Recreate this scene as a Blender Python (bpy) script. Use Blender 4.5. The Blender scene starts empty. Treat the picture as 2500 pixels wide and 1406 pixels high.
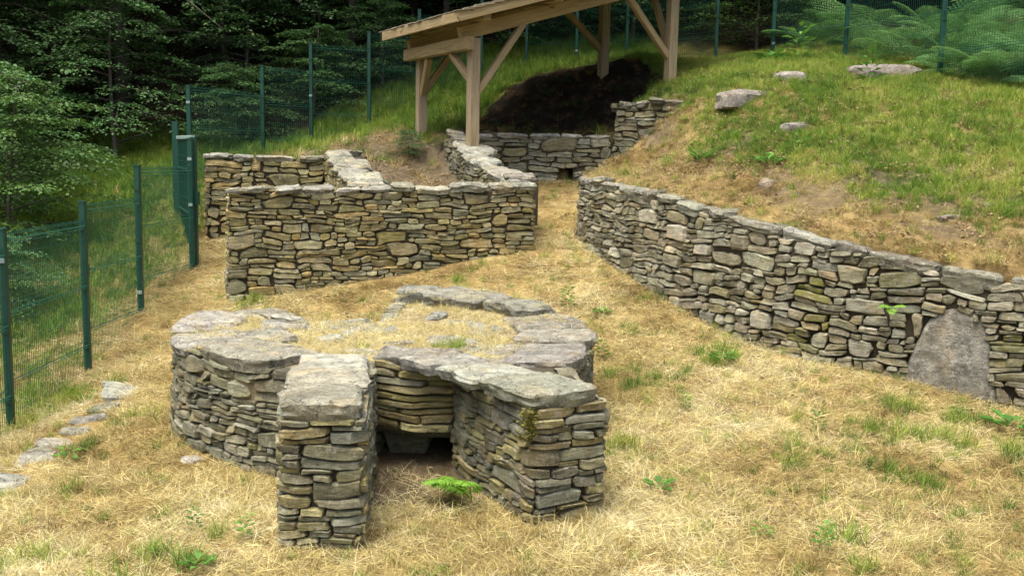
import bpy, bmesh, math, random
import numpy as np
from mathutils import Vector, noise as mnoise

R = math.radians
SC = bpy.context.scene
COL = SC.collection
rnd = random.Random(7)
nrs = np.random.RandomState(11)

# ------------------------------------------------------------------ camera, sky, sun, exposure
F_PX = 2450.0
PITCH = math.atan(333 / F_PX)
ROLL = R(1.2)
CAM = Vector((0, 0, 2.4))
cam_d = bpy.data.cameras.new('camera')
cam = bpy.data.objects.new('camera', cam_d)
COL.objects.link(cam)
cam_d.sensor_width = 36
cam_d.lens = 36 * F_PX / 2500
cam_d.clip_start = .05
cam_d.clip_end = 500
_fw = Vector((0, math.cos(PITCH), -math.sin(PITCH)))
_up = Vector((1, 0, 0)).cross(_fw)
_cr = Vector((1, 0, 0)) * math.cos(ROLL) + _up * math.sin(ROLL)
_cu = _up * math.cos(ROLL) - Vector((1, 0, 0)) * math.sin(ROLL)
from mathutils import Matrix
cam.matrix_world = Matrix(((_cr.x, _cu.x, -_fw.x, CAM.x), (_cr.y, _cu.y, -_fw.y, CAM.y),
                           (_cr.z, _cu.z, -_fw.z, CAM.z), (0, 0, 0, 1)))
SC.camera = cam

SUN_EL, SUN_AZ = R(72), R(-140)         # azimuth clockwise from +Y: high on the left, a little behind the camera
world = bpy.data.worlds.new('World')
SC.world = world
world.use_nodes = True
wn = world.node_tree
bg = wn.nodes['Background']
sky = wn.nodes.new('ShaderNodeTexSky')
sky.sky_type = 'NISHITA'
sky.sun_disc = False
sky.sun_elevation = SUN_EL
sky.sun_rotation = SUN_AZ
sky.air_density = 1.0
sky.dust_density = 8.0
sky.ozone_density = 0.6
wn.links.new(sky.outputs[0], bg.inputs[0])
bg.inputs[1].default_value = 0.13
sun_d = bpy.data.lights.new('sun', 'SUN')
sun_d.energy = 1.5
sun_d.angle = R(40)
sun_d.color = (1.0, .965, .885)
sun = bpy.data.objects.new('sun', sun_d)
COL.objects.link(sun)
_sd = Vector((math.sin(SUN_AZ) * math.cos(SUN_EL), math.cos(SUN_AZ) * math.cos(SUN_EL), math.sin(SUN_EL)))
sun.rotation_euler = _sd.to_track_quat('Z', 'Y').to_euler()
sun.location = (-6, -3, 14)
SC.view_settings.view_transform = 'Standard'
SC.view_settings.look = 'None'
SC.view_settings.exposure = 1.14
SC.view_settings.gamma = 1.0
SC.render.engine = 'CYCLES'
SC.cycles.max_bounces = 6
SC.cycles.diffuse_bounces = 4
SC.cycles.use_denoising = True


# ------------------------------------------------------------------ helpers
def unproj_y(px, py, y):
    d = _fw + _cr * ((px - 1250) / F_PX) - _cu * ((py - 703) / F_PX)
    p = CAM + d * (y / d.y)
    return p


WLOC = {}


def tag(o, label=None, cat=None, group=None, kind=None):
    if label: o['label'] = label
    if cat: o['category'] = cat
    if group: o['group'] = group
    if kind: o['kind'] = kind
    return o


def link(o, parent, wl):
    COL.objects.link(o)
    WLOC[o.name] = Vector(wl)
    if parent is not None:
        o.parent = parent
        o.location = Vector(wl) - WLOC[parent.name]
    else:
        o.location = wl
    return o


def empty(name, loc, label, cat, group=None):
    o = bpy.data.objects.new(name, None)
    o.empty_display_size = .2
    link(o, None, loc)
    return tag(o, label, cat, group)


def mesh_obj(name, verts, faces, mat, parent=None, tint=None, smooth=True, sharp=None, origin=None):
    """verts in world coordinates; tint: one colour or an (n,4) array"""
    v = np.asarray(verts, dtype=np.float32).reshape(-1, 3)
    if origin is None:
        origin = v.mean(axis=0)
        origin = Vector((float(origin[0]), float(origin[1]), float(v[:, 2].min())))
    origin = Vector(origin)
    me = bpy.data.meshes.new(name)
    if isinstance(faces, np.ndarray):
        nf, k = faces.shape
        me.vertices.add(len(v))
        me.vertices.foreach_set('co', (v - np.array(origin, dtype=np.float32)).ravel())
        me.loops.add(nf * k)
        me.loops.foreach_set('vertex_index', faces.astype(np.int32).ravel())
        me.polygons.add(nf)
        me.polygons.foreach_set('loop_start', np.arange(0, nf * k, k, dtype=np.int32))
        me.update(calc_edges=True)
    else:
        me.from_pydata((v - np.array(origin, dtype=np.float32)).tolist(), [], faces)
    if smooth:
        me.polygons.foreach_set('use_smooth', [True] * len(me.polygons))
        if sharp:
            me.set_sharp_from_angle(angle=sharp)
    if tint is not None:
        a = me.attributes.new('tint', 'FLOAT_COLOR', 'POINT')
        t = np.asarray(tint, dtype=np.float32)
        if t.ndim == 1:
            t = np.tile(t, (len(v), 1))
        a.data.foreach_set('color', t.ravel())
    if mat is not None:
        me.materials.append(mat)
    o = bpy.data.objects.new(name, me)
    return link(o, parent, origin)


class MB:
    """collects boxes, tubes and polygons in world coordinates"""
    def __init__(s):
        s.v, s.f, s.t, s.g = [], [], [], []

    def add(s, v, f, tint=(1, 1, 1, 0), grain=None):
        n = len(s.v)
        s.g += grain if grain is not None else [(0, 0, 0)] * len(v)
        s.v += [tuple(p) for p in v]
        s.f += [tuple(i + n for i in q) for q in f]
        s.t += [tint] * len(v)

    def beam(s, a, b, w, h, up=(0, 0, 1), tint=(1, 1, 1, 0), bev=.006):
        """a bar from a to b with a bevelled cross-section w x h"""
        a, b = Vector(a), Vector(b)
        d = (b - a).normalized()
        x = d.cross(Vector(up))
        if x.length < 1e-4: x = d.cross(Vector((0, 1, 0)))
        x.normalize()
        y = x.cross(d)
        hw, hh = w / 2, h / 2
        c = [(-hw + bev, -hh), (hw - bev, -hh), (hw, -hh + bev), (hw, hh - bev), (hw - bev, hh), (-hw + bev, hh), (-hw, hh - bev), (-hw, -hh + bev)]
        v = [a + x * p + y * q for p, q in c] + [b + x * p + y * q for p, q in c]
        f = [(i, (i + 1) % 8, 8 + (i + 1) % 8, 8 + i) for i in range(8)]
        f += [tuple(range(7, -1, -1)), tuple(range(8, 16))]
        L, o_ = (b - a).length, rnd.uniform(0, 40)
        s.add(v, f, tint, [(p + o_, q + o_, o_) for p, q in c] + [(p + o_, q + o_, o_ + L) for p, q in c])

    def tube(s, pts, rad, n=6, tint=(1, 1, 1, 0)):
        pts = [Vector(p) for p in pts]
        if not hasattr(rad, '__len__'): rad = [rad] * len(pts)
        v, f = [], []
        for i, p in enumerate(pts):
            d = (pts[min(i + 1, len(pts) - 1)] - pts[max(i - 1, 0)]).normalized()
            x = d.cross(Vector((.31, .2, .93)))
            if x.length < .05: x = d.cross(Vector((1, 0, 0)))
            x.normalize()
            y = d.cross(x)
            for k in range(n):
                an = 2 * math.pi * k / n
                v.append(p + (x * math.cos(an) + y * math.sin(an)) * rad[i])
        for i in range(len(pts) - 1):
            for k in range(n):
                f.append((i * n + k, i * n + (k + 1) % n, (i + 1) * n + (k + 1) % n, (i + 1) * n + k))
        f.append(tuple(range(n - 1, -1, -1)))
        f.append(tuple(range((len(pts) - 1) * n, len(pts) * n)))
        s.add(v, f, tint)

    def build(s, name, mat, parent=None, smooth=False, sharp=None, origin=None):
        o = mesh_obj(name, s.v, s.f, mat, parent, np.array(s.t, dtype=np.float32), smooth, sharp, origin)
        if mat is M.get('wood'):
            a = o.data.attributes.new('grain', 'FLOAT_VECTOR', 'POINT')
            a.data.foreach_set('vector', np.array(s.g, dtype=np.float32).ravel())
        return o


def vnoise(x, y, seed=0):
    """value noise in numpy, about -1..1"""
    x = np.asarray(x, dtype=np.float64); y = np.asarray(y, dtype=np.float64)
    xi = np.floor(x).astype(np.int64); yi = np.floor(y).astype(np.int64)
    fx = x - xi; fy = y - yi
    fx = fx * fx * (3 - 2 * fx); fy = fy * fy * (3 - 2 * fy)

    def h(a, b):
        n = (a * 374761393 + b * 668265263 + seed * 1442695041) & 0x7fffffff
        n = ((n ^ (n >> 13)) * 1274126177) & 0x7fffffff
        n = (n ^ (n >> 16)) & 0x7fffffff
        return (n % 100003) / 50001.5 - 1
    return (h(xi, yi) * (1 - fx) + h(xi + 1, yi) * fx) * (1 - fy) + (h(xi, yi + 1) * (1 - fx) + h(xi + 1, yi + 1) * fx) * fy


def fbm(x, y, seed=0, o=3):
    r = 0; a = 1; t = 0
    for i in range(o):
        r = r + a * vnoise(x * 2 ** i + 17.3 * i, y * 2 ** i - 9.1 * i, seed + i); t += a; a *= .5
    return r / t


def inpoly(x, y, poly):
    x = np.asarray(x); y = np.asarray(y)
    r = np.zeros(x.shape, bool)
    n = len(poly)
    for i in range(n):
        x0, y0 = poly[i]; x1, y1 = poly[(i + 1) % n]
        c = ((y0 > y) != (y1 > y))
        with np.errstate(divide='ignore', invalid='ignore'):
            xx = (x1 - x0) * (y - y0) / (y1 - y0 if y1 != y0 else 1e-9) + x0
        r ^= c & (x < xx)
    return r


# ------------------------------------------------------------------ materials
def new_mat(name):
    m = bpy.data.materials.new(name)
    m.use_nodes = True
    nt = m.node_tree
    b = nt.nodes['Principled BSDF']
    b.inputs['Roughness'].default_value = .9
    b.inputs['Specular IOR Level'].default_value = .25
    return m, nt, b


class NT:
    def __init__(s, nt):
        s.nt = nt

    def n(s, t, **k):
        o = s.nt.nodes.new(t)
        for a, b in k.items(): setattr(o, a, b)
        return o

    def l(s, a, b):
        s.nt.links.new(a, b)

    def pos(s, scale=(1, 1, 1)):
        g = s.n('ShaderNodeNewGeometry')
        m = s.n('ShaderNodeMapping')
        m.inputs['Scale'].default_value = scale
        s.l(g.outputs['Position'], m.inputs['Vector'])
        return m.outputs[0]

    def noise(s, vec, scale, detail=4, rough=.6, out=0):
        t = s.n('ShaderNodeTexNoise')
        t.inputs['Scale'].default_value = scale
        t.inputs['Detail'].default_value = detail
        t.inputs['Roughness'].default_value = rough
        s.l(vec, t.inputs['Vector'])
        return t.outputs[out]

    def ramp(s, val, stops, interp='LINEAR'):
        t = s.n('ShaderNodeValToRGB')
        t.color_ramp.interpolation = interp
        e = t.color_ramp.elements
        while len(e) < len(stops): e.new(.5)
        for i, (p, c) in enumerate(stops):
            e[i].position = p
            e[i].color = c if len(c) == 4 else (*c, 1)
        s.l(val, t.inputs[0])
        return t.outputs[0]

    def mix(s, fac, a, b, mode='MIX'):
        t = s.n('ShaderNodeMix', data_type='RGBA', blend_type=mode)
        for sock, v in ((t.inputs[0], fac), (t.inputs[6], a), (t.inputs[7], b)):
            if isinstance(v, (int, float)): sock.default_value = v
            elif isinstance(v, tuple): sock.default_value = v if len(v) == 4 else (*v, 1)
            else: s.l(v, sock)
        return t.outputs[2]

    def attr(s, name, typ='GEOMETRY'):
        t = s.n('ShaderNodeAttribute', attribute_name=name, attribute_type=typ)
        return t

    def bump(s, h, strength, dist, prev=None):
        t = s.n('ShaderNodeBump')
        t.inputs['Strength'].default_value = strength
        t.inputs['Distance'].default_value = dist
        s.l(h, t.inputs['Height'])
        if prev is not None: s.l(prev, t.inputs['Normal'])
        return t.outputs[0]

    def math(s, op, a, b=None):
        t = s.n('ShaderNodeMath', operation=op)
        for i, v in enumerate((a, b)):
            if v is None: continue
            if isinstance(v, (int, float)): t.inputs[i].default_value = v
            else: s.l(v, t.inputs[i])
        return t.outputs[0]


def g3(v):
    return (v, v, v)


def make_stone_mat(name, lich=.5, dark=1.0, st=3.2, crack=0.):
    m, nt, b = new_mat(name)
    k = NT(nt)
    at = k.attr('tint')
    p_str = k.pos((1, 1, st))
    p_iso = k.pos()
    n1 = k.noise(p_str, 7, 5, .65)
    c = k.mix(1, at.outputs['Color'], k.ramp(n1, [(.25, g3(.42)), (.5, g3(.95)), (.75, g3(1.6))]), 'MULTIPLY')
    # brown iron stain and fine grain
    n3 = k.noise(p_iso, 5, 3, .5)
    c = k.mix(k.ramp(n3, [(.5, g3(0)), (.75, g3(.5))]), c, k.mix(1, c, (1.25, .95, .6), 'MULTIPLY'))
    n2 = k.noise(p_str, 55, 3, .7)
    c = k.mix(1, c, k.ramp(n2, [(.2, g3(.62)), (.55, g3(1.0)), (.85, g3(1.35))]), 'MULTIPLY')
    # lichen: pale crusts and black specks
    l1 = k.noise(p_iso, 16, 6, .75)
    c = k.mix(k.ramp(l1, [(.55, g3(0)), (.62, g3(.8 * lich))]), c, (.46, .45, .40))
    l3 = k.noise(p_iso, 70, 3, .6)
    c = k.mix(k.ramp(l3, [(.60, g3(0)), (.66, g3(.55 * lich))]), c, (.52, .51, .46))
    l2 = k.noise(p_iso, 23, 5, .7)
    c = k.mix(k.ramp(l2, [(.58, g3(0)), (.68, g3(.7))]), c, (.045, .04, .032))
    if crack:
        vo = k.n('ShaderNodeTexVoronoi', feature='DISTANCE_TO_EDGE')
        vo.inputs['Scale'].default_value = 3.3
        ad = k.n('ShaderNodeVectorMath', operation='ADD')
        sc_ = k.n('ShaderNodeVectorMath', operation='SCALE')
        sc_.inputs['Scale'].default_value = .35
        k.l(k.noise(p_iso, 4, 4, .65, out=1), sc_.inputs[0])
        k.l(p_iso, ad.inputs[0]); k.l(sc_.outputs[0], ad.inputs[1])
        k.l(ad.outputs[0], vo.inputs['Vector'])
        c = k.mix(k.ramp(vo.outputs['Distance'], [(.0, g3(crack)), (.025, g3(0))]), c, (.05, .043, .033))
    # moss where the alpha says so
    mm = k.noise(p_iso, 14, 4, .6)
    fac = k.math('MULTIPLY', at.outputs['Alpha'], k.ramp(mm, [(.36, g3(0)), (.52, g3(1))]))
    c = k.mix(fac, c, k.mix(k.noise(p_iso, 60, 2), (.07, .085, .012), (.24, .23, .03)))
    nt.links.new(c, b.inputs['Base Color'])
    h1 = k.bump(k.noise(p_str, 11, 6, .72), .8, .05)
    h2 = k.bump(k.noise(p_str, 60, 4, .75), .7, .012, h1)
    nt.links.new(h2, b.inputs['Normal'])
    return m


M = {}
M['stone'] = make_stone_mat('rubble_stone', .5)
M['slab'] = make_stone_mat('weathered_slab', .75, st=1.8, crack=.75)


def simple_mat(name, c1, c2, scale, stretch=(1, 1, 1), bump=.3, bdist=.01, rough=.9, tint=False, spec=.25):
    m, nt, b = new_mat(name)
    k = NT(nt)
    v = k.pos(stretch)
    c = k.mix(k.noise(v, scale, 5, .65), c1, c2)
    if tint:
        c = k.mix(1, c, k.attr('tint').outputs['Color'], 'MULTIPLY')
    nt.links.new(c, b.inputs['Base Color'])
    b.inputs['Roughness'].default_value = rough
    b.inputs['Specular IOR Level'].default_value = spec
    if bump:
        nt.links.new(k.bump(k.noise(v, scale * 3, 4, .7), bump, bdist), b.inputs['Normal'])
    return m


M['core'] = simple_mat('joint_earth', (.035, .030, .021), (.095, .078, .050), 18, bump=.6, bdist=.02)
M['fill'] = simple_mat('straw_strewn_earth', (.13, .105, .065), (.36, .29, .17), 11, bump=.8, bdist=.03)
M['fence'] = simple_mat('green_coated_steel', (.004, .045, .030), (.008, .065, .045), 6, bump=0, rough=.45, spec=.5)
M['wire'] = simple_mat('green_coated_wire', (.004, .060, .040), (.008, .085, .055), 6, bump=0, rough=.5, spec=.5)
M['galv'] = simple_mat('galvanised_steel', (.20, .30, .28), (.28, .38, .36), 9, bump=0, rough=.5, spec=.5)
M['shingle'] = simple_mat('weathered_shingle', (.20, .18, .13), (.38, .35, .27), 14, (1, 1, 3), .5, .01, tint=True)
M['bark'] = simple_mat('bark', (.045, .040, .032), (.15, .135, .11), 12, (1, 1, .25), .6, .02)
M['bark_dark'] = simple_mat('dark_bark', (.018, .016, .013), (.045, .040, .032), 12, (1, 1, .25), .6, .02)
M['boulder'] = make_stone_mat('boulder', .6, st=1.2, crack=.5)


def make_wood():
    m, nt, b = new_mat('larch_timber')
    k = NT(nt)
    at = k.attr('tint')
    ga = k.attr('grain').outputs['Vector']

    def gpos(sc):
        mp = k.n('ShaderNodeMapping')
        mp.inputs['Scale'].default_value = sc
        nt.links.new(ga, mp.inputs['Vector'])
        return mp.outputs[0]
    c = k.mix(k.noise(gpos((3, 3, 1.2)), 1.6, 4, .6), (.265, .195, .085), (.42, .325, .165))
    gr = k.noise(gpos((40, 40, 1.6)), 1.5, 5, .7)
    c = k.mix(1, c, k.ramp(gr, [(.28, g3(.5)), (.5, g3(.95)), (.72, g3(1.3))]), 'MULTIPLY')
    kn = k.noise(gpos((11, 11, 5)), 1.2, 2, .5)                 # knots
    c = k.mix(k.ramp(kn, [(.70, g3(0)), (.76, g3(.8))]), c, (.09, .052, .026))
    gy = k.mix(k.noise(gpos((9, 9, 1.2)), 1.5, 4, .7), (.22, .185, .135), (.46, .40, .305))
    gy = k.mix(1, gy, k.ramp(gr, [(.28, g3(.6)), (.72, g3(1.2))]), 'MULTIPLY')
    pt = k.noise(k.pos((1, 1, .7)), 2.5, 4, .6)
    fac = k.math('MULTIPLY', at.outputs['Alpha'], k.ramp(pt, [(.3, g3(.45)), (.6, g3(1))]))
    c = k.mix(fac, c, gy)
    ck = k.noise(gpos((60, 60, .9)), 1.3, 3, .5)                # drying cracks
    c = k.mix(k.ramp(ck, [(.66, g3(0)), (.70, g3(.7))]), c, (.06, .04, .025))
    c = k.mix(1, c, at.outputs['Color'], 'MULTIPLY')
    nt.links.new(c, b.inputs['Base Color'])
    b.inputs['Roughness'].default_value = .8
    nt.links.new(k.bump(gr, .4, .008), b.inputs['Normal'])
    return m


M['wood'] = make_wood()


def make_blade(name, stops, transl=.25, rough=.7, attr_name='tint', grad=True):
    """grass and leaves: per-plant tint picks the colour, per-blade tint varies it"""
    m, nt, b = new_mat(name)
    k = NT(nt)
    ti = k.attr('tint', 'INSTANCER').outputs['Fac']
    tb = k.attr('tint').outputs['Color']
    c = k.ramp(ti, stops)
    c = k.mix(1, c, tb, 'MULTIPLY')
    nt.links.new(c, b.inputs['Base Color'])
    b.inputs['Roughness'].default_value = rough
    tr = k.n('ShaderNodeBsdfTranslucent')
    nt.links.new(c, tr.inputs['Color'])
    ms = k.n('ShaderNodeMixShader')
    ms.inputs[0].default_value = transl
    nt.links.new(b.outputs[0], ms.inputs[1])
    nt.links.new(tr.outputs[0], ms.inputs[2])
    nt.links.new(ms.outputs[0], nt.nodes['Material Output'].inputs[0])
    return m


M['straw'] = make_blade('dry_straw', [(0, (.21, .14, .05)), (.3, (.385, .305, .118)), (.65, (.60, .525, .245)), (1, (.77, .715, .46))])
M['green'] = make_blade('fresh_grass', [(0, (.04, .105, .02)), (.4, (.115, .215, .028)), (.75, (.235, .335, .045)), (1, (.42, .42, .11))])


def make_leaf(name, c0, c1, transl=.2, rough=.55):
    m, nt, b = new_mat(name)
    k = NT(nt)
    tb = k.attr('tint').outputs['Color']
    oi = k.n('ShaderNodeObjectInfo')
    c = k.mix(oi.outputs['Random'], c0, c1)
    c = k.mix(1, c, tb, 'MULTIPLY')
    nt.links.new(c, b.inputs['Base Color'])
    b.inputs['Roughness'].default_value = rough
    b.inputs['Specular IOR Level'].default_value = .35
    tr = k.n('ShaderNodeBsdfTranslucent')
    nt.links.new(c, tr.inputs['Color'])
    ms = k.n('ShaderNodeMixShader')
    ms.inputs[0].default_value = transl
    nt.links.new(b.outputs[0], ms.inputs[1])
    nt.links.new(tr.outputs[0], ms.inputs[2])
    nt.links.new(ms.outputs[0], nt.nodes['Material Output'].inputs[0])
    return m


M['leaf'] = make_leaf('broad_leaf', (.055, .13, .042), (.075, .165, .05), .28)
M['leaf_bright'] = make_leaf('bright_leaf', (.050, .120, .026), (.070, .150, .030), .3)
M['bracken'] = make_leaf('bracken_frond', (.085, .215, .065), (.125, .26, .075), .35)
M['fern'] = make_leaf('fern_frond', (.17, .36, .045), (.20, .40, .05), .35)
M['weed'] = make_leaf('weed_leaf', (.07, .19, .03), (.12, .26, .04), .3)


def make_ground():
    m, nt, b = new_mat('meadow_ground')
    k = NT(nt)
    at = k.attr('cover')
    sp = k.n('ShaderNodeSeparateColor')
    nt.links.new(at.outputs['Color'], sp.inputs[0])
    v = k.pos()
    nb = k.noise(v, 2.2, 6, .65)
    straw = k.ramp(nb, [(.28, (.10, .068, .030)), (.45, (.23, .16, .065)), (.62, (.40, .30, .125)), (.8, (.52, .42, .20))])
    fib = k.noise(k.pos((1, 1, 1)), 90, 3, .8)
    straw = k.mix(1, straw, k.ramp(fib, [(.25, g3(.45)), (.55, g3(1)), (.8, g3(1.4))]), 'MULTIPLY')
    green = k.ramp(k.noise(v, 3.1, 5, .7), [(.3, (.045, .07, .015)), (.55, (.11, .14, .03)), (.75, (.20, .19, .06))])
    soil = k.ramp(k.noise(v, 9, 7, .75), [(.3, (.045, .036, .024)), (.5, (.105, .085, .056)), (.68, (.19, .155, .105)), (.8, (.30, .25, .18))])
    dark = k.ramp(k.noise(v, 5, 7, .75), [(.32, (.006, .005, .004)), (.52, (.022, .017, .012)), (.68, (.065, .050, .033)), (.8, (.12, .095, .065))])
    c = k.mix(sp.outputs[0], straw, green)
    c = k.mix(sp.outputs[1], c, soil)
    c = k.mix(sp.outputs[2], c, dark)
    nt.links.new(c, b.inputs['Base Color'])
    b.inputs['Roughness'].default_value = 1
    b.inputs['Specular IOR Level'].default_value = .1
    h = k.bump(k.noise(v, 9, 6, .7), .6, .05)
    nt.links.new(k.bump(fib, .7, .012, h), b.inputs['Normal'])
    return m


M['ground'] = make_ground()

# ------------------------------------------------------------------ terrain
_far = [(x, y, z + .03 * x) for x in (-30, -15, -4, 8, 22) for y, z in ((27, 6.2), (36, 11.5), (52, 22))]
_edge = [(-4.7, 15.6, 1.35), (-5.3, 17.6, 1.85), (-6, 20, 2.2), (-9, 21.2, 2.1), (-14, 22, 1.8), (-22, 22.8, 1.6), (-40, 24, 2)]
C_LOW = [(0, 3, 0), (-3, 3, -.02), (3, 3, 0), (0, -3, 0), (6, 3, .0), (-1.1, 5.8, 0), (.4, 6.3, .0), (3, 5.6, 0), (-2.8, 5.3, -.04), (-2.72, 8.1, .02),
         (-.7, 7.2, -.02), (-.7, 6.2, 0), (-4.46, 8.65, -.14), (-4.47, 10.34, .02), (-4.42, 11.77, .4), (-4.32, 13.46, .75), (-3.3, 12, .52), (.33, 13.2, 1.12), (-1.5, 12.4, .75),
         (4.5, 9, .18), (3.84, 9.4, .31), (2.55, 10.4, .46), (1.67, 12, .79), (1.1, 13.4, 1.08), (.8, 14, 1.25), (.6, 14.9, 1.5), (.8, 16.4, 1.88),
         (-4.44, 14.5, 1.03), (-7, 8, -.55), (-7, 12, .1), (-8, 16, 1.0), (-14, 12, -.7), (-14, 4, -1.4), (-8, 3, -.8), (-1.5, 10.8, .40), (1, 9, .20), (1, 11, .48), (-2.8, 13.5, .95), (7, 8, .2), (12, 3, .2), (30, 3, 0), (-30, 3, -3),
         (-30, 14, -1), (0, -10, 0)] + _edge
C_REAR = [(-3.9, 19.5, 2.44), (-4.6, 18.5, 2.26), (-2.9, 20, 2.77), (-2, 20.8, 3.4), (-1.3, 15.4, 1.88), (-1.95, 15.6, 2.15), (-1.5, 14.3, 1.86), (-1.2, 13.2, 1.84), (-2.07, 17.5, 2.64), (-1.63, 17.6, 2.62), (-2.6, 16, 2.2),
          (-3.5, 15.3, 1.95), (-4.5, 15.2, 1.45), (-.5, 14.2, 1.8), (-1.4, 16.2, 1.98), (-1.45, 16.95, 2.4), (.2, 22, 4.24), (1.3, 22, 4.3), (2.4, 22.2, 4.5), (4, 20.5, 4.25), (-.5, 19.3, 3.2), (.8, 19.5, 3.85), (1.6, 19.1, 3.85), (-1.2, 19.2, 2.95),
          (-.9, 16.8, 2.62), (.3, 16.9, 2.66), (1.6, 17, 2.75), (0, 18, 2.72), (1.2, 18.2, 2.8), (.6, 18.6, 2.95), (.5, 19.0, 3.6), (2.6, 18.9, 3.9), (0, 24, 4.9)] + _edge + _far
C_BANK = [(4.5, 9, 1.33), (5.4, 8.75, 1.33), (7, 8.4, 1.4), (3.84, 9.4, 1.42), (2.55, 10.4, 1.66), (1.67, 12, 1.92), (1.1, 13.4, 2.03), (.9, 14, 2.07), (6.4, 15.5, 3.6), (5.75, 18, 4.15), (3.37, 15, 3.4), (6.86, 14, 3.34),
          (3.67, 12, 2.33), (4.7, 11, 2.12), (2.07, 14.5, 2.3), (2.1, 15.4, 2.75), (2.6, 15.6, 3.15), (2.7, 16.3, 3.4), (2.2, 17, 3.35), (2.7, 17, 3.6), (1.2, 14.8, 2.1), (1.6, 15.3, 2.35), (8, 12, 2.9), (10, 9, 2.5), (6, 10, 2.0), (12, 15, 4.2), (9, 18, 4.8), (4.85, 19.5, 4.3), (4, 20.5, 4.25),
          (2.6, 18.9, 3.95), (30, 9, 4), (14, 24, 6)] + _far
P_BANK = [(30, 7.5), (7, 8.5), (4.59, 9.13), (3.91, 9.53), (2.65, 10.49), (1.79, 12.07), (1.22, 13.46), (.97, 14.07), (1.2, 14.9), (1.5, 15.35), (2.0, 15.45), (2.5, 15.6), (2.72, 15.95), (1.8, 16.85), (2.5, 17.2), (3, 19), (3, 60), (30, 60)]
P_REAR = [(-4.4, 14.75), (-2.5, 15), (-1.72, 12.75), (.1, 13.4), (-.5, 15), (-.85, 16.75), (1.6, 16.9), (2.5, 17.2), (3, 19), (3, 60), (-40, 60), (-40, 24), (-6, 20)]


class RBF:
    def __init__(s, pts):
        p = np.array(pts, dtype=np.float64)
        s.p = p[:, :2]
        n = len(p)
        d = np.linalg.norm(s.p[:, None] - s.p[None], axis=2)
        A = np.zeros((n + 3, n + 3))
        A[:n, :n] = np.sqrt(d * d + .15) + np.eye(n) * -.01
        A[:n, n] = 1; A[:n, n + 1:n + 3] = s.p
        A[n:, :n] = A[:n, n:].T
        s.w = np.linalg.solve(A, np.concatenate([p[:, 2], np.zeros(3)]))

    def __call__(s, x, y):
        x = np.asarray(x, dtype=np.float64); y = np.asarray(y, dtype=np.float64)
        sh = x.shape; x = x.ravel(); y = y.ravel()
        r = np.empty(len(x))
        n = len(s.p)
        for i in range(0, len(x), 20000):
            q = np.stack([x[i:i + 20000], y[i:i + 20000]], 1)
            d2 = ((q[:, None] - s.p[None]) ** 2).sum(2)
            r[i:i + 20000] = np.sqrt(d2 + .15) @ s.w[:n] + s.w[n] + q @ s.w[n + 1:n + 3]
        return r.reshape(sh)


RB_LOW, RB_REAR, RB_BANK = RBF(C_LOW), RBF(C_REAR), RBF(C_BANK)


def height(x, y):
    x = np.asarray(x, dtype=np.float64); y = np.asarray(y, dtype=np.float64)
    z = RB_LOW(x, y)
    mr = inpoly(x, y, P_REAR); mb = inpoly(x, y, P_BANK)
    z = np.where(mr, RB_REAR(x, y), z)
    z = np.where(mb, RB_BANK(x, y), z)
    z = z + .018 * fbm(x * 1.6, y * 1.6, 3) + np.where(mb, .085, np.where(mr, .04, .012)) * fbm(x * 2.6, y * 2.6, 5) + np.where(mb, .03, 0) * fbm(x * 8, y * 8, 9) + np.where(mr & (y > 17) & (y < 20) & (x > -.8), .07, 0) * fbm(x * 5, y * 5, 8)
    return z


def hz(x, y):
    return float(height(np.array([x]), np.array([y]))[0])


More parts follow.
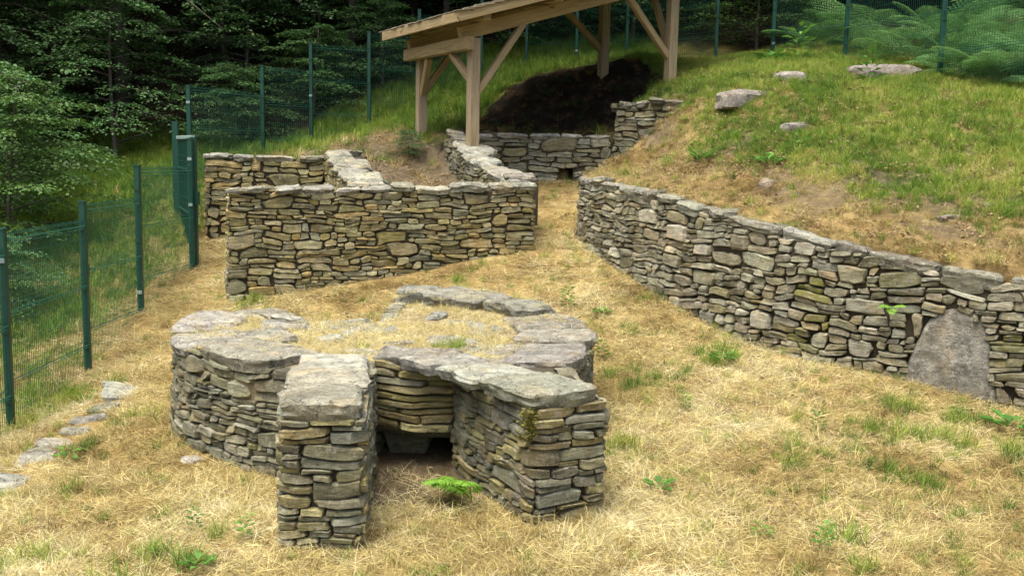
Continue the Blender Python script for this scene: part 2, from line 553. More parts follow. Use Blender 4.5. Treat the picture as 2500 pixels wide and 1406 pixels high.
def cover(x, y):
    """what grows where: green share, bare soil share, share of dark humus and painted shelter shade"""
    x = np.asarray(x, dtype=np.float64); y = np.asarray(y, dtype=np.float64)
    mb = inpoly(x, y, P_BANK); mr = inpoly(x, y, P_REAR)
    n = fbm(x * .9, y * .9, 21); n2 = fbm(x * 2.3, y * 2.3, 31)
    green = np.clip(.9 * (n2 - .28), 0, 1) * .6 + np.clip((n - .32) * 1.2, 0, .5)
    green += np.clip((x - 1.9) * .35, 0, 1) * np.clip((9.2 - y) * .5, 0, 1) * np.clip(.14 + .9 * n2, 0, .75)
    soil = np.clip(.15 * (n - .1), 0, 1)
    # bank: dry near the wall top, green above
    t = np.zeros_like(x) + 9.
    for i in range(1, 9):
        (x0, y0), (x1, y1) = P_BANK[i], P_BANK[i + 1]
        dx, dy = x1 - x0, y1 - y0
        u = np.clip(((x - x0) * dx + (y - y0) * dy) / (dx * dx + dy * dy), 0, 1)
        t = np.minimum(t, np.hypot(x - x0 - u * dx, y - y0 - u * dy))
    gb = np.clip((t - .65 + .6 * n + np.clip(x - 4.2, 0, 2) * .35) / .9, 0, 1) * np.clip(.72 + .5 * n2, .15, 1)
    green = np.where(mb, gb, green)
    soil = np.where(mb, np.clip(.48 + 1.1 * n2 - .30 * np.clip(t - 1.3, 0, 2), 0, .85) * np.clip((t - .05) / .55, .1, 1), soil)
    # outside the fence and behind
    out = np.clip((-4.4 - x) / 1.2, 0, 1)
    go = np.clip(.35 + (y - 10) * .07 + .5 * n2 + np.clip(-x - 6, 0, 3) * .1, .05, 1)
    green = np.where(mb | mr, green, green * (1 - out) + go * out)
    gr = np.clip(.6 + (y - 18.0) * .3 + .5 * n2, .08, 1)
    green = np.where(mr, gr, green)
    soil = np.where(mr, np.clip(.85 - (y - 17.0) * .35 + .5 * n2, 0, .9), soil)
    # wood floor and the shelter's shade painted as near-black ground
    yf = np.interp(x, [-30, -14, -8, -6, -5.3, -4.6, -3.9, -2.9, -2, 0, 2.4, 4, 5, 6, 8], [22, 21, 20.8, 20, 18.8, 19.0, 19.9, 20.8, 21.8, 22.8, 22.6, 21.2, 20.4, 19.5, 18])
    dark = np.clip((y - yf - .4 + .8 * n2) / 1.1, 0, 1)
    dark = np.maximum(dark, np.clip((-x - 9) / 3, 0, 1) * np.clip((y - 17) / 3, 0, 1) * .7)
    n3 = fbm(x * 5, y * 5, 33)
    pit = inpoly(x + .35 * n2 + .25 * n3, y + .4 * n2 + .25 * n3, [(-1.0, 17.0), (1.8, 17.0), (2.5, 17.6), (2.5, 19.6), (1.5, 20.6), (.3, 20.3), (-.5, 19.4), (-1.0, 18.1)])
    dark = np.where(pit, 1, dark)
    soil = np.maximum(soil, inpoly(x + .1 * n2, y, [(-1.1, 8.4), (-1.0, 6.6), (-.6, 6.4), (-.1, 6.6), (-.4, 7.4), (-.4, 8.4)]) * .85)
    return np.clip(green, 0, 1), np.clip(soil, 0, 1), np.clip(dark, 0, 1)


def axis(lo, f0, f1, hi, step):
    a = list(np.arange(f0, f1 + 1e-6, step))
    s = step; v = f1
    while v < hi:
        s *= 1.22; v += s; a.append(v)
    s = step; v = f0; pre = []
    while v > lo:
        s *= 1.22; v -= s; pre.append(v)
    return np.array(pre[::-1] + a)


def build_terrain():
    xs = axis(-70, -7.5, 8.0, 70, .085); ys = axis(-12, 3.4, 20.5, 90, .085)
    X, Y = np.meshgrid(xs, ys)
    Zh = height(X, Y)
    v = np.stack([X.ravel(), Y.ravel(), Zh.ravel()], 1)
    nx, ny = len(xs), len(ys)
    i = np.arange(nx * ny).reshape(ny, nx)
    f = np.stack([i[:-1, :-1].ravel(), i[:-1, 1:].ravel(), i[1:, 1:].ravel(), i[1:, :-1].ravel()], 1)
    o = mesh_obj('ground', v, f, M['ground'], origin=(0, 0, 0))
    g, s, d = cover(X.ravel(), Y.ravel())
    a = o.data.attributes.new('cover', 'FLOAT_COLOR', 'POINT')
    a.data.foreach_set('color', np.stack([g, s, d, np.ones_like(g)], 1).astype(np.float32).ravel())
    tag(o, kind='structure', label='dry yellow meadow ground rising to a green bank and wood')


build_terrain()

# ------------------------------------------------------------------ masonry
class Path:
    """plan line of a wall face, corners rounded; outward is to the right of travel"""
    def __init__(s, pts, rad=.05, step=.01):
        p = [Vector(q) for q in pts]
        out = [p[0]]
        s.corner_u = []
        for i in range(1, len(p) - 1):
            a, b, c = p[i - 1], p[i], p[i + 1]
            d0 = (a - b); d1 = (c - b)
            r = min(rad, d0.length * .45, d1.length * .45)
            d0.normalize(); d1.normalize()
            q0, q1 = b + d0 * r, b + d1 * r
            for k in range(7):
                t = k / 6
                out.append(q0 * (1 - t) ** 2 + b * 2 * t * (1 - t) + q1 * t * t)
        out.append(p[-1])
        a = np.array([[q.x, q.y] for q in out])
        L = np.concatenate([[0], np.cumsum(np.hypot(*np.diff(a, axis=0).T))])
        s.L = float(L[-1])
        u = np.arange(0, s.L, step)
        s.u = u
        s.x = np.interp(u, L, a[:, 0]); s.y = np.interp(u, L, a[:, 1])
        dx = np.gradient(s.x); dy = np.gradient(s.y)
        ker = np.ones(5) / 5
        dx = np.convolve(np.pad(dx, 2, 'edge'), ker, 'valid'); dy = np.convolve(np.pad(dy, 2, 'edge'), ker, 'valid')
        l = np.hypot(dx, dy) + 1e-9
        s.nx, s.ny = dy / l, -dx / l

    def at(s, u):
        x = np.interp(u, s.u, s.x); y = np.interp(u, s.u, s.y)
        nx = np.interp(u, s.u, s.nx); ny = np.interp(u, s.u, s.ny)
        # past the ends go straight on
        e = np.where(u < 0, u, np.where(u > s.L, u - s.L, 0.))
        x = x - ny * e; y = y + nx * e
        return x, y, nx, ny

    def u_near(s, x, y):
        return float(s.u[np.argmin((s.x - x) ** 2 + (s.y - y) ** 2)])


def pack(u0, u1, zb, zt, wr, hr, rng, big=.06, bw=(.28, .5), bh=(.13, .22)):
    """dry-laid rubble: always set the next stone into the lowest gap"""
    du = .02
    n = max(2, int(round((u1 - u0) / du)))
    uc = u0 + (np.arange(n) + .5) * du
    h = np.array([zb(u) for u in uc]); top = np.array([zt(u) for u in uc])
    # level beds at the foot
    for i in range(0, n, 14):
        h[i:i + 14] = h[i:i + 14].min()
    out = []
    for it in range(6000):
        room = top - h
        ok = room > .028
        if not ok.any(): break
        i = int(np.argmin(np.where(ok, h, 1e9)))
        j0 = i
        while j0 > 0 and abs(h[j0 - 1] - h[i]) < .016: j0 -= 1
        j1 = i
        while j1 < n - 1 and abs(h[j1 + 1] - h[i]) < .016: j1 += 1
        run = (j1 - j0 + 1)
        if rng.random() < big:
            w = rng.uniform(*bw); ht = rng.uniform(*bh)
        else:
            q = rng.random()
            w = wr[0] + (wr[1] - wr[0]) * q ** 1.5
            ht = hr[0] + (hr[1] - hr[0]) * (.75 * rng.random() ** 1.3 + .25 * q)
        wn_ = int(round(w / du))
        if run <= wn_ * 1.4: wn_ = run
        left = j0 > 0 and (j1 >= n - 1 or h[j0 - 1] > h[j1 + 1])
        if left or rng.random() < .5: k0, k1 = j0, j0 + wn_ - 1
        else: k0, k1 = j1 - wn_ + 1, j1
        if wn_ * du < ht * 1.05: ht = max(.03, wn_ * du * rng.uniform(.5, .95))
        base = float(h[k0:k1 + 1].mean())
        nb = []
        if k0 > 0: nb.append(h[k0 - 1])
        if k1 < n - 1: nb.append(h[k1 + 1])
        for q in nb:
            if 0.02 < q - base and abs(base + ht - q) < .026: ht = q - base
        tt = float(top[k0:k1 + 1].mean())
        if base + ht > tt - .03: ht = tt - base
        if ht < .012:
            h[k0:k1 + 1] = top[k0:k1 + 1]; continue
        out.append((u0 + k0 * du, u0 + (k1 + 1) * du, base, base + ht))
        h[k0:k1 + 1] = base + ht
    return out


S5 = np.array([-1, -.87, -.32, .3, .88, 1.]); S4 = np.array([-1, -.82, .05, .84, 1.]); T4 = np.array([-1, -.74, .05, .76, 1.]); T3 = np.array([-1, -.62, .62, 1.])


def stone_geo(Fm, a0, a1, b0, b1, rng, depth=.13, proud=.02, gap=.006, rough=1., flat=False, warp=.03, dense=False):
    """one stone: a rough front on an uneven outline with sides running back into the wall"""
    w, h = a1 - a0, b1 - b0
    s = S5 if w > .13 or dense else S4
    if w > .42 or dense:
        m = int(w / .07) + 3
        s = np.linspace(-.86, .86, m); s = np.concatenate([[-1], s, [1]])
    t = T4 if h > .055 or dense else T3
    if dense and h > .3:
        t = np.concatenate([[-1], np.linspace(-.86, .86, int(h / .08) + 2), [1]])
    S, T = np.meshgrid(s, t)
    tilt = rng.gauss(0, .035) if not dense else 0
    ca, cb, ha, hb = (a0 + a1) / 2, (b0 + b1) / 2, max(w / 2 - gap / 2, .008), max(h / 2 - gap / 2, .007)
    mn = min(ha, hb)
    cj = [(rng.uniform(-.15, .5) * mn * (2.2 if rng.random() < .25 else 1), rng.uniform(-.1, .5) * mn * (1.2 if rng.random() < .45 else .2)) for _ in range(4)]
    lens = rng.random() < .3 and w > .1 and not dense
    if dense:
        cj = [(rng.uniform(-.05, .3) * mn, rng.uniform(-.05, .3) * mn) for _ in range(4)]
    e = [rng.uniform(-.12, .22) * mn for _ in range(4)]
    wl, wb = (1 - S) / 2, (1 - T) / 2
    A = ca + S * ha; B = cb + T * hb
    A = A + (cj[0][0] * wl * wb - cj[1][0] * (1 - wl) * wb + cj[2][0] * wl * (1 - wb) - cj[3][0] * (1 - wl) * (1 - wb)) * rough
    B = B + (cj[0][1] * wl * wb + cj[1][1] * (1 - wl) * wb - cj[2][1] * wl * (1 - wb) - cj[3][1] * (1 - wl) * (1 - wb)) * rough
    if lens:
        pin = rng.uniform(.1, .4); sk = rng.uniform(-.4, .4)
        B = cb + (B - cb) * (1 - pin * np.clip(np.abs(S - sk * (1 - S * S)), 0, 1) ** 2.4)
    # bowed edges
    B = B + (e[0] * (1 - S * S) * np.clip(T, 0, 1) - e[1] * (1 - S * S) * np.clip(-T, 0, 1)) * rough
    A = A + (e[2] * (1 - T * T) * np.clip(S, 0, 1) - e[3] * (1 - T * T) * np.clip(-S, 0, 1)) * rough
    # rounded corners
    k = rng.uniform(.0, .32) * mn * rough * (.4 if dense else 1)
    cc = np.abs(S) ** 4 * np.abs(T) ** 4
    A = A - np.sign(S) * k * cc; B = B - np.sign(T) * k * .55 * cc
    # the same waviness for neighbours keeps the joints tight
    edge = np.maximum(np.abs(S), np.abs(T))
    B = B + tilt * (A - ca)
    A2 = A + warp * vnoise(A * 5 + 3, B * 8, 77)
    B2 = B + 1.25 * warp * vnoise(A * 3.0, B * 4 + 9, 78) + .35 * warp * vnoise(A * 9, B * 5 + 9, 79)
    jt = np.where(edge > .99, 1., 0.) * (min(.013, .16 * mn) if not dense else .02)
    if dense:
        A2 = A2 + jt * fbm(A * 14 + 3 * B, B * 14, 83, 3); B2 = B2 + jt * fbm(A * 14, B * 14 - 2 * A, 84, 3)
    else:
        A2 = A2 + jt * nrs.uniform(-1, .6, S.shape) * np.sign(S); B2 = B2 + jt * nrs.uniform(-1, .6, S.shape) * np.sign(T)
    C = np.where(edge > .99, -.010 - .010 * nrs.rand(*S.shape), 0)
    pr = proud * rng.uniform(.1, 1.5)
    ta, tb = rng.uniform(-.4, .4) * proud, rng.uniform(-.5, .5) * proud
    C = C + np.where(edge > .99, pr * .35, pr + ta * S + tb * T + nrs.uniform(-1, 1, S.shape) * proud * .36)
    if dense:
        C = C + .022 * fbm(A * 4.5, B * 4.5, 85, 3) + rng.uniform(-.02, .02) * S + rng.uniform(-.015, .015) * T
    if flat: C = C * .6
    x, y, z = Fm(A2, B2, C)
    ny_, nx_ = S.shape
    V = np.stack([x.ravel(), y.ravel(), z.ravel()], 1)
    idx = np.arange(ny_ * nx_).reshape(ny_, nx_)
    F = [(idx[j, i], idx[j, i + 1], idx[j + 1, i + 1], idx[j + 1, i]) for j in range(ny_ - 1) for i in range(nx_ - 1)]
    loop = list(idx[0, :]) + list(idx[1:, -1]) + list(idx[-1, -2::-1]) + list(idx[-2:0:-1, 0])
    jj, ii = np.unravel_index(loop, S.shape)
    m = len(loop)
    prev = list(loop)
    if dense:                                            # slabs show split layers on their edges
        lay_ = [(-depth * f_, o_) for f_, o_ in ((.22, .004), (.5, -.004), (.75, -.010), (1., -.025))]
    else:
        lay_ = [(-depth, None)]
    ea, eb = A2[jj, ii], B2[jj, ii]
    da, db = np.sign(S[jj, ii]) * (np.abs(S[jj, ii]) > .99), np.sign(T[jj, ii]) * (np.abs(T[jj, ii]) > .99)
    for q_, (c_, o_) in enumerate(lay_):
        if o_ is None:
            a_, b_ = ca + (ea - ca) * .9, cb + (eb - cb) * .9
            cz = np.full(m, c_)
        else:
            off = o_ + .022 * fbm(ea * 7 + 2.3 * q_, eb * 7 + 1.7 * q_, 90, 2)
            a_, b_ = ea + da * off, eb + db * off
            cz = c_ + .014 * vnoise(ea * 7, eb * 7 + .6 * q_, 95) + C[jj, ii] * .6
        xb, yb, zb_ = Fm(a_, b_, cz)
        n0 = len(V)
        V = np.concatenate([V, np.stack([xb, yb, zb_], 1)])
        for q in range(m):
            F.append((prev[(q + 1) % m], prev[q], n0 + q, n0 + (q + 1) % m))
        prev = list(range(n0, n0 + m))
    F = [tuple(int(i) for i in q) for q in F]
    return V, F


PAL_WARM = [(.315, .262, .132), (.345, .292, .158), (.280, .232, .120), (.370, .322, .195), (.330, .262, .118), (.275, .250, .165), (.385, .288, .135), (.290, .265, .185), (.225, .190, .105), (.355, .305, .172)]
PAL_GREY = [(.225, .205, .145), (.265, .245, .185), (.195, .180, .125), (.295, .275, .215), (.245, .215, .135), (.220, .210, .165), (.180, .165, .115)]
PAL_WALL = [(.285, .250, .180), (.33, .298, .225), (.235, .205, .145), (.37, .340, .268), (.305, .252, .165), (.27, .248, .190), (.205, .180, .125)]
PAL_PALE = [(.290, .272, .232), (.320, .302, .262), (.260, .240, .195), (.345, .325, .285), (.280, .265, .235)]


def pick(pal, rng, moss=0.):
    c = rng.choice(pal)
    v = rng.uniform(.78, 1.22)
    return (c[0] * v * rng.uniform(.91, 1.0), c[1] * v * 1.03, c[2] * v * rng.uniform(.88, 1.02), moss)


def face_map(path, batter=0., z0=0.):
    def Fm(A, B, C):
        x, y, nx, ny = path.at(np.asarray(A, dtype=np.float64))
        off = C - batter * (B - z0)
        return x + nx * off, y + ny * off, B
    return Fm


def top_map(path, zt):
    def Fm(A, B, C):
        A = np.asarray(A, dtype=np.float64)
        x, y, nx, ny = path.at(A)
        return x - nx * B, y - ny * B, zt(A) + C
    return Fm


def lay(rects, Fm, parent, pal, rng, limit=300, keep=None, name='stone', mossf=None, proud=.02, gap=-.003, depth=.13, mat='stone', rough=1.):
    """build stones as parts; past the limit the ones that show smallest go into one part"""
    items = []
    for (a0, a1, b0, b1) in rects:
        if keep and not keep((a0 + a1) / 2, (b0 + b1) / 2): continue
        x, y, z = Fm(np.array([(a0 + a1) / 2]), np.array([(b0 + b1) / 2]), np.array([0.]))
        d2 = float(x[0] ** 2 + y[0] ** 2)
        items.append(((a1 - a0) * (b1 - b0) / d2, a0, a1, b0, b1))
    items.sort(key=lambda q: -q[0])
    rest = MB()
    for i, (sz, a0, a1, b0, b1) in enumerate(items):
        V, F = stone_geo(Fm, a0, a1, b0, b1, rng, depth, proud, gap, rough)
        mo = mossf((a0 + a1) / 2, (b0 + b1) / 2) if mossf else (.35 if rng.random() < .06 else 0)
        tn = pick(pal, rng, mo)
        if i < limit:
            mesh_obj(name, V, F, M[mat], parent, np.array(tn), True, R(16))
        else:
            rest.add(V, F, tn)
    if rest.v:
        o = rest.build('small_stones', M[mat], parent, True, R(16))
        o['kind'] = 'stuff'
    return len(items)


def cope(path, u0, u1, zt, parent, rng, length=(.25, .6), width=(.3, .45), over=.02, thick=(.05, .09), pal=PAL_PALE, name='coping_stone', rows=1, gap=.012, rough=.9, lift=0., skip=0.):
    Fm0 = zt
    for r in range(rows):
        u = u0
        off = 0
        while u < u1 - .05:
            w = min(rng.uniform(*length), u1 - u)
            if u1 - u - w < .12: w = u1 - u
            wd = rng.uniform(*width)
            th = rng.uniform(*thick)
            lf = lift + rng.uniform(-.022, .024)
            if skip and rng.random() < skip:
                u += w * .7; continue
            Fm = top_map(path, lambda A, lf=lf: np.asarray(zt(A)) + lf)
            b0 = -over * rng.uniform(.3, 1.5) + (0 if r == 0 else width[1] * r * .95)
            V, F = stone_geo(Fm, u, u + w, b0, b0 + wd, rng, th, .012, gap, rough, warp=.02, dense=True)
            mesh_obj(name, V, [q[::-1] for q in F], M['slab'], parent, np.array(pick(pal, rng)), True, R(22))
            u += w


def prism(name, outline, zb, zt, mat, parent, inset=0.):
    """solid fill of a wall: outline in plan, closed"""
    n = len(outline)
    v = [(x, y, zb if not callable(zb) else zb(x, y)) for x, y in outline] + [(x, y, zt if not callable(zt) else zt(x, y)) for x, y in outline]
    f = [(i, (i + 1) % n, n + (i + 1) % n, n + i) for i in range(n)] + [tuple(range(n - 1, -1, -1)), tuple(range(n, 2 * n))]
    return mesh_obj(name, v, f, mat, parent, None, False)


def strip_core(name, path, u0, u1, off0, off1, zb, zt, mat, parent, step=.12, batter=0., z0=0.):
    """fill behind a face between two offsets inward"""
    us = np.linspace(u0, u1, max(2, int((u1 - u0) / step)))
    x, y, nx, ny = path.at(us)
    V, F = [], []
    for i, u in enumerate(us):
        for o_, z in ((off0, zb(u)), (off0, zt(u)), (off1, zt(u)), (off1, zb(u))):
            if o_ == off0: o_ = o_ + max(0., batter * (z - z0))
            V.append((x[i] - nx[i] * o_, y[i] - ny[i] * o_, z))
    for i in range(len(us) - 1):
        a, b = i * 4, i * 4 + 4
        for q in range(4):
            F.append((a + q, b + q, b + (q + 1) % 4, a + (q + 1) % 4))
    F.append((3, 2, 1, 0)); e = (len(us) - 1) * 4
    F.append((e, e + 1, e + 2, e + 3))
    return mesh_obj(name, V, F, mat, parent, None, False)


def lerpz(path, pts):
    """z along a path from (x, y, z) marks"""
    us = sorted((path.u_near(x, y), z) for x, y, z in pts)
    a = [q[0] for q in us]; b = [q[1] for q in us]
    return lambda u: np.interp(u, a, b)


# ---- kiln
def build_kiln():
    rng = random.Random(101)
    root = empty('stone_kiln', (-1.1, 8.2, 0), 'low oval dry stone kiln with two front piers and a dark stoke hole', 'kiln ruin')
    ZT = .84
    left = Path([(-2.35, 10.0), (-2.75, 9.75), (-2.98, 9.3), (-3.0, 8.85), (-2.9, 8.4), (-2.68, 7.95), (-2.35, 7.58), (-1.98, 7.3), (-1.60, 7.08)], .12)
    lp = Path([(-1.58, 7.15), (-1.375, 5.82), (-.865, 5.80), (-1.03, 7.42)], .035)
    bk = Path([(-1.05, 7.41), (-.41, 7.35)], .03)
    rp = Path([(-.42, 7.36), (.15, 6.23), (.635, 6.45), (.44, 7.35)], .035)
    right = Path([(.40, 7.32), (.58, 7.72), (.68, 8.2), (.72, 8.7), (.68, 9.2), (.52, 9.7), (.2, 10.25), (-.25, 10.7), (-.75, 10.95), (-1.2, 10.85), (-1.3, 10.45)], .12)
    # solid fill
    low = [(-2.0, 7.36), (-2.33, 7.65), (-2.64, 8.0), (-2.85, 8.42), (-2.95, 8.86), (-2.93, 9.28), (-2.7, 9.7), (-2.3, 9.93), (-1.85, 9.25), (-1.22, 9.25), (-1.2, 10.4), (-1.12, 10.76), (-.76, 10.88), (-.28, 10.63), (.15, 10.2), (.47, 9.67),
           (.63, 9.19), (.67, 8.7), (.63, 8.2), (.53, 7.74), (.37, 7.38), (-.38, 7.42), (-.42, 8.15), (-1.02, 8.2), (-1.08, 7.45), (-1.6, 7.16)]
    upp = [q for q in low if q not in ((-.42, 8.15), (-1.02, 8.2))]
    cw = prism('chamber_wall', low, -.15, .31, M['core'], root)
    prism('chamber_fill', upp, .31, ZT - .07, M['fill'], root)
    # piers as cores that carry their stones
    pl = prism('pier', [(-1.53, 7.12), (-1.335, 5.86), (-.905, 5.84), (-1.07, 7.4)], -.15, .82, M['core'], root)
    pr = prism('pier', [(-.36, 7.38), (.165, 6.285), (.585, 6.47), (.40, 7.36)], -.15, .80, M['core'], root)
    gz = lambda u: -.04
    # stones of each face
    fm = face_map(left, .05)
    lay(pack(.9, left.L, lambda u: -.02 + .0 * u, lambda u: .76, (.10, .34), (.03, .08), rng, .06, (.22, .36), (.09, .14)), fm, cw, PAL_GREY, rng, gap=-.003, proud=.022)
    fm = face_map(lp, .0)
    lay(pack(.75, lp.L - .75, gz, lambda u: .80 if lp.u[0] < u else .8, (.12, .38), (.03, .085), rng, .10, (.3, .5), (.085, .12)), fm, pl, PAL_WARM[:5] + PAL_GREY, rng, gap=-.003, proud=.016, rough=.8)
    lay(pack(.0, .75, gz, lambda u: .80, (.12, .3), (.045, .1), rng), fm, pl, PAL_GREY, rng, gap=-.003)
    lay(pack(lp.L - .75, lp.L, gz, lambda u: .80, (.12, .3), (.045, .1), rng), fm, pl, PAL_GREY, rng, gap=-.003)
    fm = face_map(bk)
    lay(pack(0, bk.L, lambda u: .31, lambda u: .80, (.22, .66), (.04, .075), rng, 0), fm, cw, PAL_WARM, rng, gap=.0, depth=.3, rough=.6, name='lintel_stone')
    # corbelled lintels set back in the mouth
    for q, (zz, off) in enumerate(((.262, .09), (.215, .18))):
        b2 = Path([(-1.06, 7.41 + off), (-.40, 7.35 + off)], .02)
        V, F = stone_geo(face_map(b2), 0, b2.L, zz, zz + .06, rng, .3, .01, .004, .4)
        mesh_obj('lintel_stone', V, F, M['stone'], cw, np.array(pick(PAL_GREY, rng)), True, R(50))
    b3 = Path([(-1.04, 8.12), (-.41, 8.10)], .02)
    lay(pack(0, b3.L, lambda u: -.05, lambda u: .235, (.2, .45), (.1, .2), rng), face_map(b3), cw, PAL_GREY, rng, depth=.05)
    for a, b in (((-1.06, 7.5), (-1.0, 8.1)), ((-.44, 8.1), (-.40, 7.45))):
        b4 = Path([a, b] if a[0] < -.9 else [a, b], .02)
        lay(pack(0, b4.L, lambda u: -.05, lambda u: .235, (.15, .35), (.06, .12), rng), face_map(b4), cw, PAL_GREY, rng, depth=.05)
    b5 = Path([(-1.02, 7.74), (-.62, 7.72)], .02)
    V, F = stone_geo(face_map(b5), 0, b5.L, -.05, .20, rng, .2, .02, .004, .7)
    mesh_obj('block', V, F, M['stone'], cw, np.array(pick(PAL_GREY, rng)), True, R(20))
    fm = face_map(rp, .0)
    lay(pack(0, rp.L - .9, gz, lambda u: .79, (.10, .34), (.03, .08), rng, .08, (.24, .4), (.08, .13)), fm, pr, PAL_GREY + PAL_WARM[:3], rng, gap=-.003, proud=.018, rough=.85,
        mossf=lambda u, z: 0.)
    lay(pack(rp.L - .9, rp.L, gz, lambda u: .79, (.12, .34), (.045, .1), rng), fm, pr, PAL_GREY, rng)
    fm = face_map(right, .03)
    lay(pack(0, 2.2, lambda u: .02 + .06 * u, lambda u: .76, (.09, .26), (.04, .09), rng), fm, cw, PAL_GREY, rng, gap=-.003)
    # end face of the rear block beside the gap
    be = Path([(-1.24, 10.8), (-1.25, 9.22)], .02)
    lay(pack(0, be.L, lambda u: .35, lambda u: .80, (.1, .3), (.04, .09), rng), face_map(be), cw, PAL_GREY, rng)
    bf = Path([(-1.9, 9.25), (-1.2, 9.23)], .02)
    bf = Path([(-1.2, 9.27), (-1.9, 9.27)], .02)
    lay(pack(0, bf.L, lambda u: .35, lambda u: .77, (.1, .3), (.04, .09), rng), face_map(bf), cw, PAL_GREY, rng)
    # slabs on top
    zt = lambda A: ZT + .0 * np.asarray(A)
    cope(left, .0, left.L - .12, lambda A: ZT - .015 + .0 * np.asarray(A), root, rng, (.6, 1.1), (.5, .75), .02, (.08, .11), rough=.7, name='capstone')
    cope(left, .2, left.L - .9, lambda A: ZT - .035 + .0 * np.asarray(A), root, rng, (.4, .8), (.3, .45), -.6, (.05, .07), rough=1.2, name='capstone')
    # pier tops: big slabs
    for poly_path, cuts in ((Path([(-1.385, 5.79), (-.855, 5.77)], .02), [(.0, .62, .10), (.62, 1.1, .08), (1.1, 1.62, .08)]), (Path([(.145, 6.2), (.65, 6.435)], .02), [(.0, .5, .10), (.5, .86, .08), (.86, 1.3, .08)])):
        for q, (b0, b1, th) in enumerate(cuts):
            pth = poly_path
            sh = (-.165 if pth.x[0] < 0 else -.36)

            def Fm(A, B, C, pth=pth, sh=sh, q=q):
                x, y, nx, ny = pth.at(np.asarray(A, dtype=np.float64))
                return x - nx * B + sh * B, y - ny * B, .885 + C - .012 * q
            V, F = stone_geo(Fm, -.005, pth.L + .005, b0, b1, rng, th, .012, .014, .45, dense=True)
            mesh_obj('capstone', V, [k[::-1] for k in F], M['slab'], pl if pth.x[0] < 0 else pr, np.array(pick(PAL_PALE, rng)), True, R(22))
    V, F = stone_geo(top_map(bk, lambda A: .865 + .0 * A), .0, bk.L, -.03, .34, rng, .085, .014, .012, .6, dense=True)
    mesh_obj('capstone', V, [k[::-1] for k in F], M['slab'], root, np.array(pick(PAL_PALE, rng)), True, R(22))
    cope(right, .05, right.L - .05, lambda A: ZT + .075 * np.clip((np.asarray(A) - 2.3) / .5, 0, 1), root, rng, (.55, 1.1), (.5, .75), .015, (.10, .14), rough=.6, name='capstone')
    # loose flat stones in the filling
    for q in range(30):
        for _ in range(30):
            x, y = rng.uniform(-2.4, .3), rng.uniform(7.5, 10.1)
            if inpoly(np.array([x]), np.array([y]), [(-2.2, 8.0), (-1.5, 7.6), (0, 7.6), (.2, 8.4), (.1, 9.6), (-.6, 10.1), (-1.0, 9.3), (-1.9, 9.1), (-2.2, 9.2)])[0]: break
        an = rng.uniform(0, 3.1)
        pth = Path([(x - math.cos(an) * .3, y - math.sin(an) * .3), (x + math.cos(an) * .3, y + math.sin(an) * .3)], .02)
        w = rng.uniform(.15, .5)
        V, F = stone_geo(top_map(pth, lambda A: ZT - .045 + .0 * A), .3 - w / 2, .3 + w / 2, 0, rng.uniform(.12, .32), rng, .05, .012, .01, 1.3, dense=True)
        mesh_obj('flat_stone', V, [k[::-1] for k in F], M['slab'], root, np.array(pick(PAL_PALE, rng)), True, R(22))
    # moss cushion on the inner corner of the right pier
    mb = MB()
    for q in range(420):
        z = rng.uniform(.58, .77); an = rng.gauss(0, .03)
        p = Vector((.14 + an - .012, 6.24 - abs(rng.gauss(0, .012)), z + rng.gauss(0, .01)))
        d = Vector((rng.gauss(-.6, .5), rng.gauss(-.8, .5), rng.gauss(.2, .5))).normalized() * rng.uniform(.012, .028)
        sd = d.cross(Vector((rng.random(), rng.random(), rng.random()))).normalized() * .006
        v = rng.uniform(.6, 1.5)
        mb.add([p - sd, p + sd, p + d], [(0, 1, 2)], (.17 * v, .16 * v, .02 * v, 0))
    o = mb.build('moss', M['moss'], pr)
    o['kind'] = 'stuff'
    return root


mm_, nt_, b_ = new_mat('moss_fibre')
_k = NT(nt_)
nt_.links.new(_k.attr('tint').outputs['Color'], b_.inputs['Base Color'])
M['moss'] = mm_

kiln = build_kiln()


def build_wall(name, label, cat, pts, zbm, ztm, thick, wr, hr, pal, seed, cope_kw=None, limit=300, rad=.04, batter=.03, big=.06, bw=(.28, .5), bh=(.13, .22), breaks=(), keep=None, mossf=None, u0=0., u1=None, gap=-.004, proud=.02,
               cope_drop=.06, hole=None, clip=None):
    rng = random.Random(seed)
    pth = Path(pts, rad)
    zb, zt = lerpz(pth, zbm), lerpz(pth, ztm)
    x, y, _, _ = pth.at(np.array([pth.L / 2]))
    root = empty(name, (float(x[0]), float(y[0]), float(zb(pth.L / 2))), label, cat)
    root['kind'] = 'thing'
    u1 = u1 or pth.L
    for ca_, cb_ in ([(0.03, pth.L - .03)] if not hole else [(.03, hole[0]), (hole[1], pth.L - .03)]):
      core = strip_core('wall_core', pth, ca_, cb_, .024, thick - .02, lambda u: zb(u) - .3, lambda u: zt(u) - cope_drop - .012, M['core'], root, batter=batter, z0=float(zb(0)))
    if hole:
        strip_core('wall_core', pth, hole[0], hole[1], .035, thick - .02, lambda u: hole[2], lambda u: zt(u) - cope_drop - .012, M['core'], root)
        strip_core('drain_back', pth, hole[0], hole[1], thick - .06, thick - .03, lambda u: zb(u) - .3, lambda u: hole[2], M['core'], root)
    ub = [u0] + [pth.u_near(*b) for b in breaks] + [u1]
    fm = face_map(pth, batter, float(zb(0)))
    rects = []
    for a, b in zip(ub[:-1], ub[1:]):
        rects += pack(a, b, lambda u: float(zb(u)) - .06, lambda u: float(zt(u)) - cope_drop, wr, hr, rng, big, bw, bh)
    if clip:
        rects = [q for q in (clip(*q) for q in rects) if q]
    n = lay(rects, fm, root, pal, rng, limit, keep, mossf=mossf, gap=gap, proud=proud)
    if cope_kw is not None:
        cope(pth, u0, u1, zt, root, rng, **cope_kw)
    return root, pth, zb, zt


